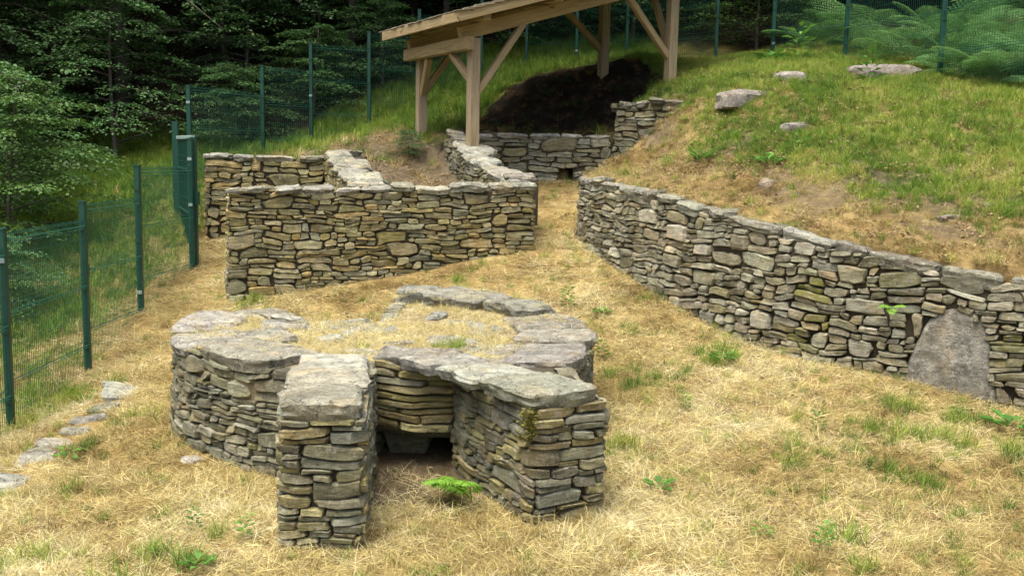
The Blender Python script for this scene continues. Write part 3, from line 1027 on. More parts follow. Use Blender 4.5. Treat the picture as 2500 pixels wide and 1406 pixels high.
# ---- the room wall facing the camera, its left end turns back
front_wall, fw_path, fw_zb, fw_zt = build_wall(
    'rubble_wall', 'long honey coloured dry stone wall facing the open meadow, behind the kiln', 'stone wall',
    [(-3.62, 12.62), (-3.44, 12.02), (.30, 13.15), (.16, 13.75)],
    [(-3.62, 12.62, .6), (-3.44, 12.02, .53), (-1.6, 12.5, .74), (.30, 13.15, 1.08), (.16, 13.75, 1.2)],
    [(-3.62, 12.62, 1.88), (-3.44, 12.02, 1.88), (-1.5, 12.6, 1.93), (-.3, 12.97, 1.96), (.30, 13.15, 1.98), (.16, 13.75, 2.0)],
    .42, (.10, .42), (.035, .10), PAL_WARM, 201, dict(length=(.25, .6), width=(.36, .44), thick=(.06, .09), over=.02), 300, bw=(.3, .46), bh=(.12, .19), big=.05)
# ---- rear left wall of the room
back_wall, bw_path, _, _ = build_wall(
    'rubble_wall', 'short dry stone wall with a pale top just right of the green gate', 'stone wall',
    [(-4.55, 15.0), (-4.47, 14.5), (-2.78, 14.75)],
    [(-4.55, 15.0, 1.1), (-4.47, 14.5, 1.0), (-2.78, 14.75, 1.15)], [(-4.55, 15.0, 2.25), (-4.47, 14.5, 2.25), (-2.78, 14.75, 2.27)],
    .42, (.12, .42), (.05, .12), PAL_WARM, 202, dict(length=(.3, .6), width=(.36, .44), thick=(.05, .08)), 200)
# ---- stepped wall between them
step_wall, sw_path, _, sw_zt = build_wall(
    'rubble_wall', 'broad stepped stone wall running back from the long wall to the short wall', 'stone wall',
    [(-2.80, 15.2), (-2.78, 14.75), (-2.02, 12.55)],
    [(-2.8, 15.2, 1.2), (-2.78, 14.75, 1.2), (-2.02, 12.55, .9)], [(-2.8, 15.2, 2.36), (-2.78, 14.75, 2.33), (-2.5, 14, 2.15), (-2.02, 12.55, 1.95)],
    .6, (.12, .3), (.05, .1), PAL_WARM, 203, dict(length=(.22, .45), width=(.4, .62), thick=(.06, .09), over=.03, rough=1.3), 120)
# ---- return wall from the long wall's right end to the terrace
return_wall, rw_path, _, _ = build_wall(
    'rubble_wall', 'lichen grey wall end piled with long flat slabs below the front shelter post', 'stone wall',
    [(-1.16, 16.55), (-.68, 14.95), (-.10, 13.55)],
    [(-1.16, 16.55, 1.85), (-.68, 14.95, 1.78), (-.1, 13.55, 1.7)], [(-1.16, 16.55, 2.66), (-.9, 15.75, 2.5), (-.68, 14.95, 2.28), (-.1, 13.55, 2.05)],
    .5, (.1, .3), (.04, .09), PAL_GREY, 204, dict(length=(.3, .6), width=(.42, .56), thick=(.06, .1), over=.04, rough=1.3), 150)
# ---- terrace wall under the shelter
terr_wall, tw_path, _, _ = build_wall(
    'rubble_wall', 'shaded flat stone terrace wall with a small black hole, beneath the wooden shelter', 'stone wall',
    [(-1.12, 16.5), (1.62, 16.72)],
    [(-1.12, 16.5, 1.9), (.8, 16.6, 1.9), (1.62, 16.7, 1.9)], [(-1.12, 16.5, 2.68), (1.62, 16.7, 2.68)],
    .4, (.2, .6), (.05, .10), PAL_GREY, 205, dict(length=(.3, .7), width=(.3, .4), thick=(.05, .08)), 250, keep=lambda u, z: not (1.76 < u < 2.14 and z < 2.14), hole=(1.84, 2.10, 2.14))
# ---- side wall right of the pit
side_wall, _, _, _ = build_wall(
    'rubble_wall', 'ragged grey stone wall cut into the grass bank below the right shelter post', 'stone wall',
    [(1.62, 17.1), (1.58, 16.6), (2.62, 15.95)],
    [(1.62, 17.1, 2.0), (1.58, 16.6, 1.95), (2.62, 15.95, 2.0)], [(1.62, 17.1, 3.2), (1.58, 16.6, 3.2), (2.1, 16.2, 3.27), (2.62, 15.95, 3.25)],
    .4, (.14, .5), (.05, .12), PAL_GREY, 206, dict(length=(.25, .5), width=(.3, .4), thick=(.06, .1), pal=PAL_GREY, rough=1.3), 200, batter=.08)
# ---- retaining wall on the right
RW = [(.96, 14.5), (.86, 14.02), (1.1, 13.35), (1.66, 12.0), (2.55, 10.38), (3.1, 9.88), (3.84, 9.42), (4.55, 9.02), (5.4, 8.72), (6.6, 8.4)]
_slab_c = (4.16, 9.24)


def rw_moss(u, z):
    for mx, my, mz, r_, a_ in ((3.03, 9.93, 1.06, .12, .8), (3.08, 9.89, .76, .10, .7), (2.98, 9.97, .60, .10, .6), (4.62, 9.0, .75, .10, .6), (2.2, 11.0, 1.45, .10, .5)):
        p = rwp.at(np.array([u]))
        if (p[0][0] - mx) ** 2 + (p[1][0] - my) ** 2 + (z - mz) ** 2 < r_ * r_: return a_
    return .3 if rnd.random() < .05 else 0


SLAB_Z = [.16, .37, .49, .62, .72, .83, .92, .99, 1.03]
SLAB_L = [-.44, -.424, -.40, -.37, -.33, -.29, -.24, -.17, -.06]
SLAB_R = [.39, .352, .319, .297, .288, .275, .236, .165, .06]


def slab_clip(a0, a1, b0, b1):
    """stones end where the upright slab begins"""
    z = max(b0 + .02, .17)
    if z > 1.02: return (a0, a1, max(b0, .99), b1)
    l = _us + float(np.interp(z, SLAB_Z, SLAB_L)) + .03; r = _us + float(np.interp(z, SLAB_Z, SLAB_R)) - .03
    if a1 <= l or a0 >= r: return (a0, a1, b0, b1)
    if (a0 + a1) / 2 < (l + r) / 2: a1 = min(a1, l)
    else: a0 = max(a0, r)
    return (a0, a1, b0, b1) if a1 - a0 > .045 else None


rwp = Path(RW, .25)
_us = rwp.u_near(*_slab_c)
ret_wall, rw2, rw_zb, rw_zt = build_wall(
    'retaining_wall', 'long grey rubble retaining wall holding up the grassy bank on the right', 'stone wall', RW,
    [(.96, 14.5, 1.3), (.86, 14.02, 1.2), (1.1, 13.35, 1.05), (1.66, 12, .78), (2.55, 10.38, .45), (3.84, 9.42, .3), (4.55, 9.02, .17), (6.6, 8.4, .17)],
    [(.96, 14.5, 2.1), (.86, 14.02, 2.09), (1.1, 13.35, 2.05), (1.66, 12, 1.94), (2.55, 10.38, 1.69), (3.84, 9.42, 1.46), (4.55, 9.02, 1.36), (6.6, 8.4, 1.36)],
    .42, (.10, .38), (.04, .105), PAL_WALL, 207, dict(length=(.22, .8), width=(.28, .42), thick=(.07, .15), over=.02, pal=[(.25, .235, .20), (.29, .27, .23), (.22, .20, .165)]), 300, rad=.25, batter=.06, big=.09, bw=(.22, .4), bh=(.13, .2),
    clip=slab_clip, mossf=rw_moss, gap=-.004, proud=.024)
# the leaning slab built into it
_r = random.Random(5)


def slab_map(A, B, C):
    x, y, nx, ny = rwp.at(np.asarray(A, dtype=np.float64))
    return x + nx * (C + .015 - .06 * B), y + ny * (C + .015 - .06 * B), B


V_, F_ = [], []
_n = 26
_prof = [(-.40, .0), (-.395, .10), (-.385, .20), (-.365, .32), (-.335, .44), (-.30, .54), (-.265, .64), (-.22, .73), (-.155, .80), (-.06, .835), (.05, .84), (.15, .81), (.215, .75), (.25, .65), (.262, .54), (.27, .44), (.29, .34), (.32, .24), (.345, .12), (.355, .0), (.15, -.03), (-.15, -.03)]
_rings = ((1.0, -.14), (1.0, .045), (.965, .08), (.88, .097), (.72, .09), (.54, .098), (.36, .102), (.18, .105))
for ring, (sc, c) in enumerate(_rings):
    for (a, b) in _prof:
        aa, bb = a * sc - .03 * (1 - sc), .38 + (b - .38) * sc
        cc = c
        if ring >= 2:
            cc += .022 * mnoise.noise((aa * 5, bb * 5, 3.3)) - .03 * (bb > .36 + .25 * aa + .05 * math.sin(aa * 14)) * (aa > -.22) - .02 * (aa > .08 and bb < .30)
        V_.append((_us + aa * 1.1, bb * 1.04 + .16, cc))
V_.append((_us - .03, .38 + .17, .10))
_m = len(_prof)
_nr = len(_rings)
for ring in range(_nr - 1):
    for i in range(_m):
        F_.append((ring * _m + (i + 1) % _m, ring * _m + i, (ring + 1) * _m + i, (ring + 1) * _m + (i + 1) % _m))
for i in range(_m):
    F_.append(((_nr - 1) * _m + (i + 1) % _m, (_nr - 1) * _m + i, _nr * _m))
_A = np.array(V_)
_x, _y, _z = slab_map(_A[:, 0], _A[:, 1], _A[:, 2])
o = mesh_obj('upright_slab', np.stack([_x, _y, _z], 1), F_, M['boulder'], ret_wall, np.array((.215, .212, .178, 0)), True, R(45))
o['label'] = 'large smooth upright boulder slab set in the wall foot'

# ------------------------------------------------------------------ boulders and flat stones in the grass
def boulder(name, label, c, size, rz, seed, tint=(.24, .225, .19, 0), group=None, sink=.35):
    rng = random.Random(seed)
    bm = bmesh.new()
    bmesh.ops.create_icosphere(bm, subdivisions=3, radius=1)
    off = Vector((rng.uniform(0, 50), rng.uniform(0, 50), rng.uniform(0, 50)))
    vs = []
    for v in bm.verts:
        p = v.co.copy()
        # blocky: pull towards a cut box
        q = Vector([math.copysign(abs(t) ** .6, t) for t in p])
        q.z = math.copysign(abs(q.z) ** .8, q.z)
        q *= 1 + .34 * mnoise.noise(p * 1.1 + off) + .10 * mnoise.noise(p * 3 + off)
        q = Vector((q.x * size[0], q.y * size[1], q.z * size[2]))
        q.rotate(Matrix.Rotation(rz, 3, 'Z'))
        vs.append((q.x + c[0], q.y + c[1], q.z * 1.5 + c[2] - size[2] * .95))
    fs = [tuple(v.index for v in f.verts) for f in bm.faces]
    bm.free()
    o = mesh_obj(name, vs, fs, M['boulder'], None, np.array(tint), True, R(20))
    return tag(o, label, 'rock', group)


def on_ground(px, py, y):
    p = unproj_y(px, py, y)
    return (p.x, p.y, hz(p.x, p.y))


boulder('boulder', 'largest pale flat boulder lying between two fence posts at the bank top', (5.75, 15.95, hz(5.75, 15.95) + .06), (.66, .42, .2), .2, 1, (.23, .21, .185, 0))
boulder('boulder', 'long low grey boulder half buried in the grass of the bank crest', (3.35, 14.75, hz(3.35, 14.75) + .02), (.46, .24, .10), .3, 2)
boulder('boulder', 'small pale boulder touching the right end of the long low boulder', (4.02, 15.15, hz(4.02, 15.15) + .05), (.25, .16, .09), -.3, 3, (.29, .275, .24, 0))
boulder('boulder', 'single pale flat stone alone in the middle of the green bank', (3.72, 13.35, hz(3.72, 13.35) + .0), (.22, .12, .055), .2, 4, (.28, .265, .23, 0))
boulder('boulder', 'tan rounded boulder low on the bank just above the retaining wall slabs', (5.0, 10.55, hz(5.0, 10.55)), (.13, .10, .06), .1, 6, (.22, .19, .14, 0))
boulder('boulder', 'brown sunken boulder in dry grass above the retaining wall, near its right end', (4.5, 10.35, hz(4.5, 10.35)), (.15, .10, .05), .5, 7, (.20, .17, .13, 0))
boulder('boulder', 'small white stone at the foot of the kiln oval wall, left of the piers', (-2.42, 7.45, hz(-2.42, 7.45) + .02), (.075, .06, .05), .5, 8, (.5, .48, .44, 0))
boulder('boulder', 'small tan stone sunk in the scrubby middle of the bank', (2.9, 11.6, hz(2.9, 11.6) + .02), (.14, .1, .07), .9, 9, (.28, .24, .18, 0))
FLAT = []
for i, (px, py, yy, sx, sy, lab) in enumerate((
        (305, 885, 9.6, .20, .34, 'topmost flat grey stone sunk in the straw path beside the second fence post'),
        (262, 938, 9.1, .17, .18, 'flat grey stone next below the topmost one on the straw path'),
        (222, 978, 8.7, .18, .14, 'small flat grey stone midway down the straw path by the fence'),
        (188, 1008, 8.4, .16, .12, 'flat stone squeezed between the midway stone and the one below it'),
        (150, 1040, 8.1, .20, .16, 'flat grey stone between the middle and the lower stones of the straw path'),
        (95, 1085, 7.7, .18, .13, 'half hidden flat stone just above the lower pair on the straw path'),
        (55, 1130, 7.3, .24, .14, 'flat grey stone low on the straw path near the first fence post'),
        (122, 1066, 7.9, .15, .11, 'narrow flat stone just below the fourth visible stone of the straw path'),
        (28, 1142, 7.2, .15, .10, 'narrow flat stone between the two lowest stones of the straw path'),
        (5, 1155, 7.1, .22, .14, 'lowest flat grey stone of the straw path, at the picture edge'))):
    x, y, z = on_ground(px, py, yy)
    rng = random.Random(40 + i)
    pth = Path([(x - sx, y - .1), (x + sx, y + .05)], .02)
    V, F = stone_geo(top_map(pth, lambda A: z + .012 + .0 * A), .0, sx * 2, -sy, sy, rng, .08, .012, .01, 1.3, dense=True)
    o = mesh_obj('flat_stone', V, [k[::-1] for k in F], M['slab'], None, np.array(pick(PAL_PALE, rng)), True, R(22))
    tag(o, lab, 'rock', 'flat stones along the straw path')
    FLAT.append((x, y, min(sx, sy)))

# ------------------------------------------------------------------ timber shelter
def build_shelter():
    P1, P2, P3, P4 = Vector((-.66, 15.7, 2.38)), Vector((-1.63, 17.6, 2.56)), Vector((2.58, 17.2, 3.45)), Vector((1.45, 18.9, 3.8))
    Z1 = 4.10                                            # under side of the sloping beam over the left posts
    ux = Vector((P3.x - P1.x, P3.y - P1.y, 0)); ln = ux.length; ux.normalize()
    uy = Vector((P2.x - P1.x, P2.y - P1.y, 0)); ly = uy.length; uy.normalize()
    slope = math.tan(R(16.5))
    root = empty('timber_shelter', (0.5, 17.2, 2.4), 'open larch shelter with a sloping shingle roof on four braced posts', 'shelter')

    def top(a, b, dz=0.):                               # a along the slope from P1, b towards the back
        return Vector((P1.x, P1.y, Z1)) + ux * a + uy * b + Vector((0, 0, a * slope + dz))
    W = (1, 1, 1, 0)

    def beam(name, a, b, w, h, grey=0., up=(0, 0, 1), parent=root, val=1., sharp=.008):
        m = MB(); m.beam(a, b, w, h, up, (val, val, val, grey), sharp)
        return m.build(name, M['wood'], parent)
    # posts
    P4 = Vector((P1.x, P1.y, 0)) + ux * ln + uy * ly + Vector((0, 0, 3.8))
    for P, a, b in ((P1, 0, 0), (P2, 0, ly), (P3, ln, 0), (P4, ln, ly)):
        beam('post', (P.x, P.y, min(P.z, hz(P.x, P.y)) - .3), top(a, b, -.005), .16, .16, .7, tuple(uy))
    # sloping beams over each pair
    for b in (0, ly):
        beam('sloping_beam', top(-.24, b, .115), top(ln + .9, b, .105), .14, .20, .0)
        for g in ():
            pass
    # eave plate between the two left posts, its end sticks out to the front
    beam('eave_plate', top(-.0, -.0, 0) + ux * -.165 + Vector((0, 0, -.10)) - uy * .22, top(0, ly, 0) + ux * -.165 + Vector((0, 0, -.10)) + uy * .25, .15, .19, .1)
    # purlins
    for a in (.02, 1.22, 2.42, ln + .25):
        beam('purlin', top(a, -.42, .315), top(a, ly + .45, .315), .13, .17, .05)
    # braces
    zz = Vector((0, 0, 1))

    def br(p, q, grey=.3):
        beam('brace', p, q, .10, .10, grey, tuple(uy))
    br(Vector((P1.x, P1.y, 3.28)) + ux * .06, top(.82, 0, .02), .55)
    br(Vector((P1.x, P1.y, 3.45)) + uy * .06, top(-.12, .55, -.17), .3)
    br(Vector((P3.x, P3.y, 4.02)) - ux * .06, top(ln - .86, 0, .02), .15)
    br(Vector((P2.x, P2.y, 3.35)) - uy * .06, top(-.12, ly - .62, -.17), .1)
    br(Vector((P2.x, P2.y, 3.4)) + ux * .06, top(.75, ly, .02), .1)
    br(Vector((P4.x, P4.y, 4.3)) - ux * .06, top(ln - .8, ly, .02), .1)
    br(Vector((P3.x, P3.y, 4.1)) + uy * .06, top(ln, .6, .0), .1)
    # boarding
    a0, a1, b0, b1 = -.47, ln + 1.3, -.52, ly + .55
    nb = 22
    for i in range(nb):
        p = a0 + (a1 - a0) * i / nb; q = a0 + (a1 - a0) * (i + 1) / nb - .006
        m = MB()
        c = [top(p, b0 + .02, .405), top(q, b0 + .02, .405), top(q, b1, .405), top(p, b1, .405)]
        c2 = [v + Vector((0, 0, .022)) for v in c]
        v = c + c2
        m.add(v, [(3, 2, 1, 0), (4, 5, 6, 7), (0, 1, 5, 4), (1, 2, 6, 5), (2, 3, 7, 6), (3, 0, 4, 7)], (.85, .85, .85, .15))
        m.build('roof_board', M['wood'], root)
    # verge boards at the front edge: an upper one with a shorter lap at the eave
    beam('verge_board', top(a0 - .02, b0 - .005, .375), top(a1, b0 - .005, .375), .03, .15, .15)
    beam('verge_board', top(a0, b1 + .02, .375), top(a1, b1 + .02, .375), .03, .15, .1)
    beam('fascia_board', top(a0 - .035, b0 - .03, .375), top(a0 - .035, b1, .375), .03, .15, .25)
    # shingles: rows up the slope, each lapping the row below
    rng = random.Random(9)
    expo = .15
    nrow = int((a1 - a0 + .1) / expo)
    rest = MB()
    for r_ in range(nrow):
        a = a0 - .06 + r_ * expo
        b = b0 - .05
        first = True
        while b < b1 + .04:
            w = rng.uniform(.11, .2)
            if first: w *= rng.uniform(.6, 1.2)
            tk = rng.uniform(.010, .018)
            l = .30
            lo, hi = .455 + rng.uniform(0, .012), .437
            da = rng.uniform(-.015, .015)
            c = [top(a + da, b, lo), top(a + da, b + w - .005, lo), top(a + da + l, b + w - .005, hi - .006), top(a + da + l, b, hi - .006)]
            v = c + [q + Vector((0, 0, tk)) for q in c]
            t = rng.uniform(.6, 1.25)
            m = MB() if first else rest
            m.add(v, [(3, 2, 1, 0), (4, 5, 6, 7), (0, 1, 5, 4), (1, 2, 6, 5), (2, 3, 7, 6), (3, 0, 4, 7)], (t, t * .98, t * .93, 0))
            if first: m.build('shingle', M['shingle'], root)
            first = False
            b += w
    o = rest.build('shingle_field', M['shingle'], root)
    o['kind'] = 'stuff'
    return root


build_shelter()

# ------------------------------------------------------------------ fences and gate
def wires(A, B, zb0, zt0, zb1, zt1, sp, th, folds, ph=.0):
    """welded wire panel between two points"""
    m = MB()
    A = Vector((A[0], A[1], 0)); B = Vector((B[0], B[1], 0))
    d = B - A; L = d.length; d.normalize(); n = Vector((d.y, -d.x, 0))
    nv = int(L / sp)
    h = th / 2

    def bar(p, q, t):
        ax = (q - p).normalized()
        x = n * t; y = ax.cross(n).normalized() * t
        v = [p + x, p - x * .5 + y * .87, p - x * .5 - y * .87, q + x, q - x * .5 + y * .87, q - x * .5 - y * .87]
        m.add(v, [(0, 1, 4, 3), (1, 2, 5, 4), (2, 0, 3, 5)])
    Z = Vector((0, 0, 1))
    for i in range(nv + 1):
        t = i / nv
        p = A + d * (L * t)
        bar(p + Z * (zb0 + (zb1 - zb0) * t), p + Z * (zt0 + (zt1 - zt0) * t), h)
    H = zt0 - zb0
    z = 0.
    while z < H:
        bar(A + Z * (zt0 - z) + n * .004, B + Z * (zt1 - z) + n * .004, h * .8)
        z += .2
    for f in folds:
        for dz, o_, k in ((-.04, 0, 1.5), (0, .03, 2.6), (.04, 0, 1.5)):
            bar(A + Z * (zt0 - f + dz) + n * o_, B + Z * (zt1 - f + dz) + n * o_, h * k)
    return m


def fence(name, label, posts, sp, th, panels, pw=.06):
    """posts: (x, y, zb, zt); panels: (i, zb, zt) from post i to i+1, level"""
    x = sum(p[0] for p in posts) / len(posts); y = sum(p[1] for p in posts) / len(posts)
    root = empty(name, (x, y, min(p[2] for p in posts)), label, 'fence')
    for (px, py, zb, zt) in posts:
        m = MB(); m.beam((px, py, zb - .3), (px, py, zt), pw, pw, (0, 1, 0), bev=.006)
        po = m.build('post', M['fence'], root)
        m = MB(); m.beam((px, py, zt), (px, py, zt + .015), pw + .012, pw + .012, (0, 1, 0), bev=.006)
        m.build('cap', M['fence'], po)
        for fz in (.15, .5, .85):
            m = MB(); m.beam((px, py - pw / 2 - .006, zb + (zt - zb) * fz - .02), (px, py - pw / 2 - .006, zb + (zt - zb) * fz + .02), pw * .9, .012, (0, 1, 0), bev=.002)
            m.build('clamp', M['galv'] if rnd.random() < .3 else M['fence'], po)
    for (i, zb, zt) in panels:
        a, b = posts[i], posts[i + 1]
        zb1 = zb
        m = wires(a, b, zb, zt, zb1, zt, sp, th, (.06, .68, 1.30) if zt - zb > 1.4 else (.06, .66))
        m.build('wire_mesh', M['wire'], root)
    return root


fence('mesh_fence', 'green welded mesh fence running along the straw path, nearest of the fences',
      [(-4.42, 7.1, -.3, 1.5), (-4.42, 8.65, -.14, 1.64), (-4.44, 10.34, .02, 1.79), (-4.40, 11.77, .40, 2.14), (-4.30, 13.40, .75, 2.47)], .036, .0050,
      [(0, -.22, 1.48), (1, -.08, 1.61), (2, .14, 1.77), (3, .52, 2.12)], .062)
fence('mesh_fence', 'green mesh fence climbing in steps behind the short wall towards the shelter',
      [(-5.3, 16.5, 1.6, 3.34), (-4.6, 18.5, 2.22, 3.83), (-3.92, 19.5, 2.4, 4.35), (-2.88, 20, 2.74, 4.64), (-1.98, 20.8, 3.3, 5.18), (-.75, 21.6, 3.8, 5.6)], .05, .0052,
      [(0, 1.75, 3.34), (1, 2.25, 3.83), (2, 2.55, 4.33), (3, 2.9, 4.62), (4, 3.5, 5.1)], .066)
fence('mesh_fence', 'dark mesh fence along the wood edge behind the shelter roof',
      [(-.75, 21.6, 3.8, 5.6), (.2, 22, 4.2, 6.0), (1.28, 22.1, 4.3, 6.1), (2.36, 22.1, 4.4, 6.2), (3.15, 21.5, 4.3, 6.1), (3.97, 20.5, 4.22, 6.05)][1:], .05, .0052,
      [(0, 4.3, 6.0), (1, 4.4, 6.1), (2, 4.4, 6.1), (3, 4.3, 6.05)], .062)
fence('mesh_fence', 'green mesh fence at the top of the bank in front of the bracken',
      [(3.97, 20.5, 4.2, 6.05), (4.85, 19.5, 4.25, 6.1), (5.75, 18, 4.1, 5.95), (6.4, 15.5, 3.55, 5.45), (7.1, 13.3, 3.2, 5.0)][1:], .05, .0052,
      [(0, 4.25, 6.0), (1, 4.0, 5.9), (2, 3.5, 5.3)], .07)


def build_gate():
    a, b = Vector((-4.29, 13.5, 0)), Vector((-5.16, 15.5, 0))
    root = empty('mesh_gate', (a.x, a.y, .8), 'green steel gate leaf with mesh filling, seen almost edge on beside the walls', 'gate')
    za, zb = .86, 2.50
    Z = Vector((0, 0, 1))
    for p, n in ((a, 'gate_stile'), (b, 'gate_stile')):
        m = MB(); m.beam(p + Z * (za - .06), p + Z * zb, .075, .075, (0, 1, 0)); m.build(n, M['fence'], root)
    for z, mt in ((za, 'fence'), (zb, 'galv'), (1.45, 'fence'), (2.05, 'fence')):
        m = MB(); m.beam(a + Z * z, b + Z * z, .05, .05 if z in (za, zb) else .03, (0, 0, 1)); m.build('gate_rail', M[mt], root)
    m = wires(a, b, za, zb, za, zb, .03, .006, (.3, .9))
    m.build('wire_mesh', M['wire'], root)
    m = MB(); m.beam(a + Vector((.05, -.03, 1.6)), a + Vector((.05, -.03, 1.78)), .05, .08, (0, 1, 0)); m.build('lock_box', M['fence'], root)


build_gate()
m = MB(); m.beam((-5.25, 15.68, .9), (-5.25, 15.68, 2.75), .09, .09, (0, 1, 0))
o = m.build('gate_post', M['fence']); tag(o, 'thick green steel gate post standing at the far edge of the gate', 'gate post')

# ------------------------------------------------------------------ foliage builders
GOLD = 2.399963


def rhombs(pos, dirs, nrm, ln, wd, tint, fold=.12):
    """leaf blades as folded rhombs; all arrays (n, .)"""
    n = len(pos)
    d = dirs / (np.linalg.norm(dirs, axis=1, keepdims=True) + 1e-9)
    s = np.cross(d, nrm); s /= (np.linalg.norm(s, axis=1, keepdims=True) + 1e-9)
    u = np.cross(s, d)
    ln = np.asarray(ln).reshape(-1, 1) * np.ones((n, 1)); wd = np.asarray(wd).reshape(-1, 1) * np.ones((n, 1))
    a = pos; b = pos + d * ln * .48 + s * wd * .5 + u * wd * fold; c = pos + d * ln - u * ln * .12; e = pos + d * ln * .48 - s * wd * .5 + u * wd * fold
    V = np.stack([a, b, c, e], 1).reshape(-1, 3)
    F = np.arange(n * 4).reshape(n, 4)
    T = np.repeat(tint, 4, axis=0)
    return V, F, T


def raw_mesh(name, V, F, T, mat, smooth=False):
    me = bpy.data.meshes.new(name)
    V = np.asarray(V, dtype=np.float32); F = np.asarray(F, dtype=np.int32)
    nf, k = F.shape
    me.vertices.add(len(V)); me.vertices.foreach_set('co', V.ravel())
    me.loops.add(nf * k); me.loops.foreach_set('vertex_index', F.ravel())
    me.polygons.add(nf); me.polygons.foreach_set('loop_start', np.arange(0, nf * k, k, dtype=np.int32))
    me.update(calc_edges=True)
    a = me.attributes.new('tint', 'FLOAT_COLOR', 'POINT')
    a.data.foreach_set('color', np.asarray(T, dtype=np.float32).ravel())
    me.materials.append(mat)
    if smooth: me.polygons.foreach_set('use_smooth', [True] * nf)
    return me


def tree_meshes(seed, H, Rr, base, nb, leaf, nspray, nleaf, mat, trunk_r=.14, lean=.0, name='tree', bare=.3, droop=.5):
    """trunk with limbs, and a crown of leaf sprays held in flat layers"""
    rs = np.random.RandomState(seed)
    tk = MB()
    lx, ly = rs.uniform(-lean, lean, 2)
    tp = lambda z: np.array([lx * z + .06 * math.sin(z * .9 + seed), ly * z + .05 * math.sin(z * .7 + 2 * seed), z])
    zs = np.linspace(-.4, H * .96, 9)
    tk.tube([tp(z) for z in zs], [max(.015, trunk_r * (1 - .9 * max(z, 0) / H) * (1.25 if z < .1 else 1)) for z in zs], 7)
    P, D, N, L, T = [], [], [], [], []
    for i in range(nb):
        q = (i + rs.rand() * .8) / nb
        z0 = base + (H - base) * q ** .95
        az = GOLD * i + rs.uniform(-.5, .5)
        ln = Rr * (max(.0, 1 - q ** 1.7)) * rs.uniform(.65, 1.15) + .35
        el = rs.uniform(.25, .55)
        st = tp(z0)
        ca, sa = math.cos(az), math.sin(az)
        f = lambda s: st + np.array([ca * ln * s + .08 * ln * math.sin(3 * s + i) * -sa, sa * ln * s + .08 * ln * math.sin(3 * s + i) * ca, ln * (el * s - droop * s * s)])
        br = max(.008, trunk_r * .36 * (1 - .7 * q))
        tk.tube([f(s) for s in (0, .35, .7, 1.)], [br, br * .7, br * .4, br * .12], 4)
        val = rs.uniform(.7, 1.3)
        for s in np.linspace(bare, 1., nspray):
            p0 = f(s)
            for side in (-1, 1, 0):
                if side == 0 and s < .99: continue
                a2 = az + side * rs.uniform(.6, 1.2) + rs.uniform(-.2, .2)
                lt = ln * (.42 - .2 * s) * rs.uniform(.6, 1.3) + leaf * 1.5
                t = (np.arange(nleaf) + rs.rand(nleaf)) / nleaf
                dx, dy = math.cos(a2), math.sin(a2)
                w = rs.uniform(-1, 1, nleaf) * leaf * 1.6 * (1 - .5 * t)
                pos = p0 + np.stack([dx * t * lt - dy * w, dy * t * lt + dx * w, -.22 * lt * t * t + rs.uniform(-1, 1, nleaf) * leaf * .55], 1)
                an = a2 + np.sign(w) * rs.uniform(.3, 1.1, nleaf)
                dr = np.stack([np.cos(an), np.sin(an), rs.uniform(-.45, .12, nleaf)], 1)
                nn = np.stack([rs.normal(0, .38, nleaf), rs.normal(0, .38, nleaf), np.ones(nleaf)], 1)
                P.append(pos); D.append(dr); N.append(nn); L.append(leaf * rs.uniform(.7, 1.25, nleaf))
                v = val * rs.uniform(.7, 1.3, nleaf)
                T.append(np.stack([v * rs.uniform(.85, 1.25, nleaf), v, v * rs.uniform(.8, 1.2, nleaf), np.ones(nleaf)], 1))
    P, D, N, L, T = map(np.concatenate, (P, D, N, L, T))
    V, F, T = rhombs(P, D, N, L, L * .6, T)
    crown = raw_mesh(name + '_crown', V, F, T, mat)
    tm = bpy.data.meshes.new(name + '_trunk')
    tm.from_pydata([tuple(map(float, q)) for q in tk.v], [], tk.f)
    tm.materials.append(M['bark'])
    tm.polygons.foreach_set('use_smooth', [True] * len(tm.polygons))
    return tm, crown


def place_tree(name, meshes, loc, rz, sc, label, cat='tree', group=None):
    root = empty(name, loc, label, cat, group)
    root.rotation_euler = (0, 0, rz)
    root.scale = (sc, sc, sc)
    for n, me in zip(('trunk', 'crown'), meshes):
        o = bpy.data.objects.new(n, me)
        COL.objects.link(o)
        o.parent = root
    return root


big_a = tree_meshes(1, 12, 4.6, 1.6, 64, .10, 11, 20, M['leaf'], .17, .02, 'beech')
big_b = tree_meshes(2, 11, 4.4, 1.4, 60, .10, 11, 20, M['leaf'], .15, .03, 'beech')
edge_a = tree_meshes(6, 7.5, 3.0, .5, 60, .095, 10, 18, M['leaf'], .09, .04, 'edge', .15)
edge_b = tree_meshes(7, 6.5, 2.7, .35, 56, .095, 10, 18, M['leaf'], .08, .05, 'edge', .15)
mid_a = tree_meshes(3, 4.2, 1.8, .5, 40, .08, 9, 15, M['leaf'], .06, .05, 'sapling', .15)
bush_a = tree_meshes(4, 2.7, 1.5, .15, 44, .07, 9, 14, M['leaf_bright'], .04, .08, 'shrub', .1, .3)
bush_b = tree_meshes(5, 2.0, 1.25, .1, 36, .065, 8, 14, M['leaf'], .035, .1, 'shrub', .1, .35)


def gp(x, y, dz=0.):
    return (x, y, hz(x, y) + dz)


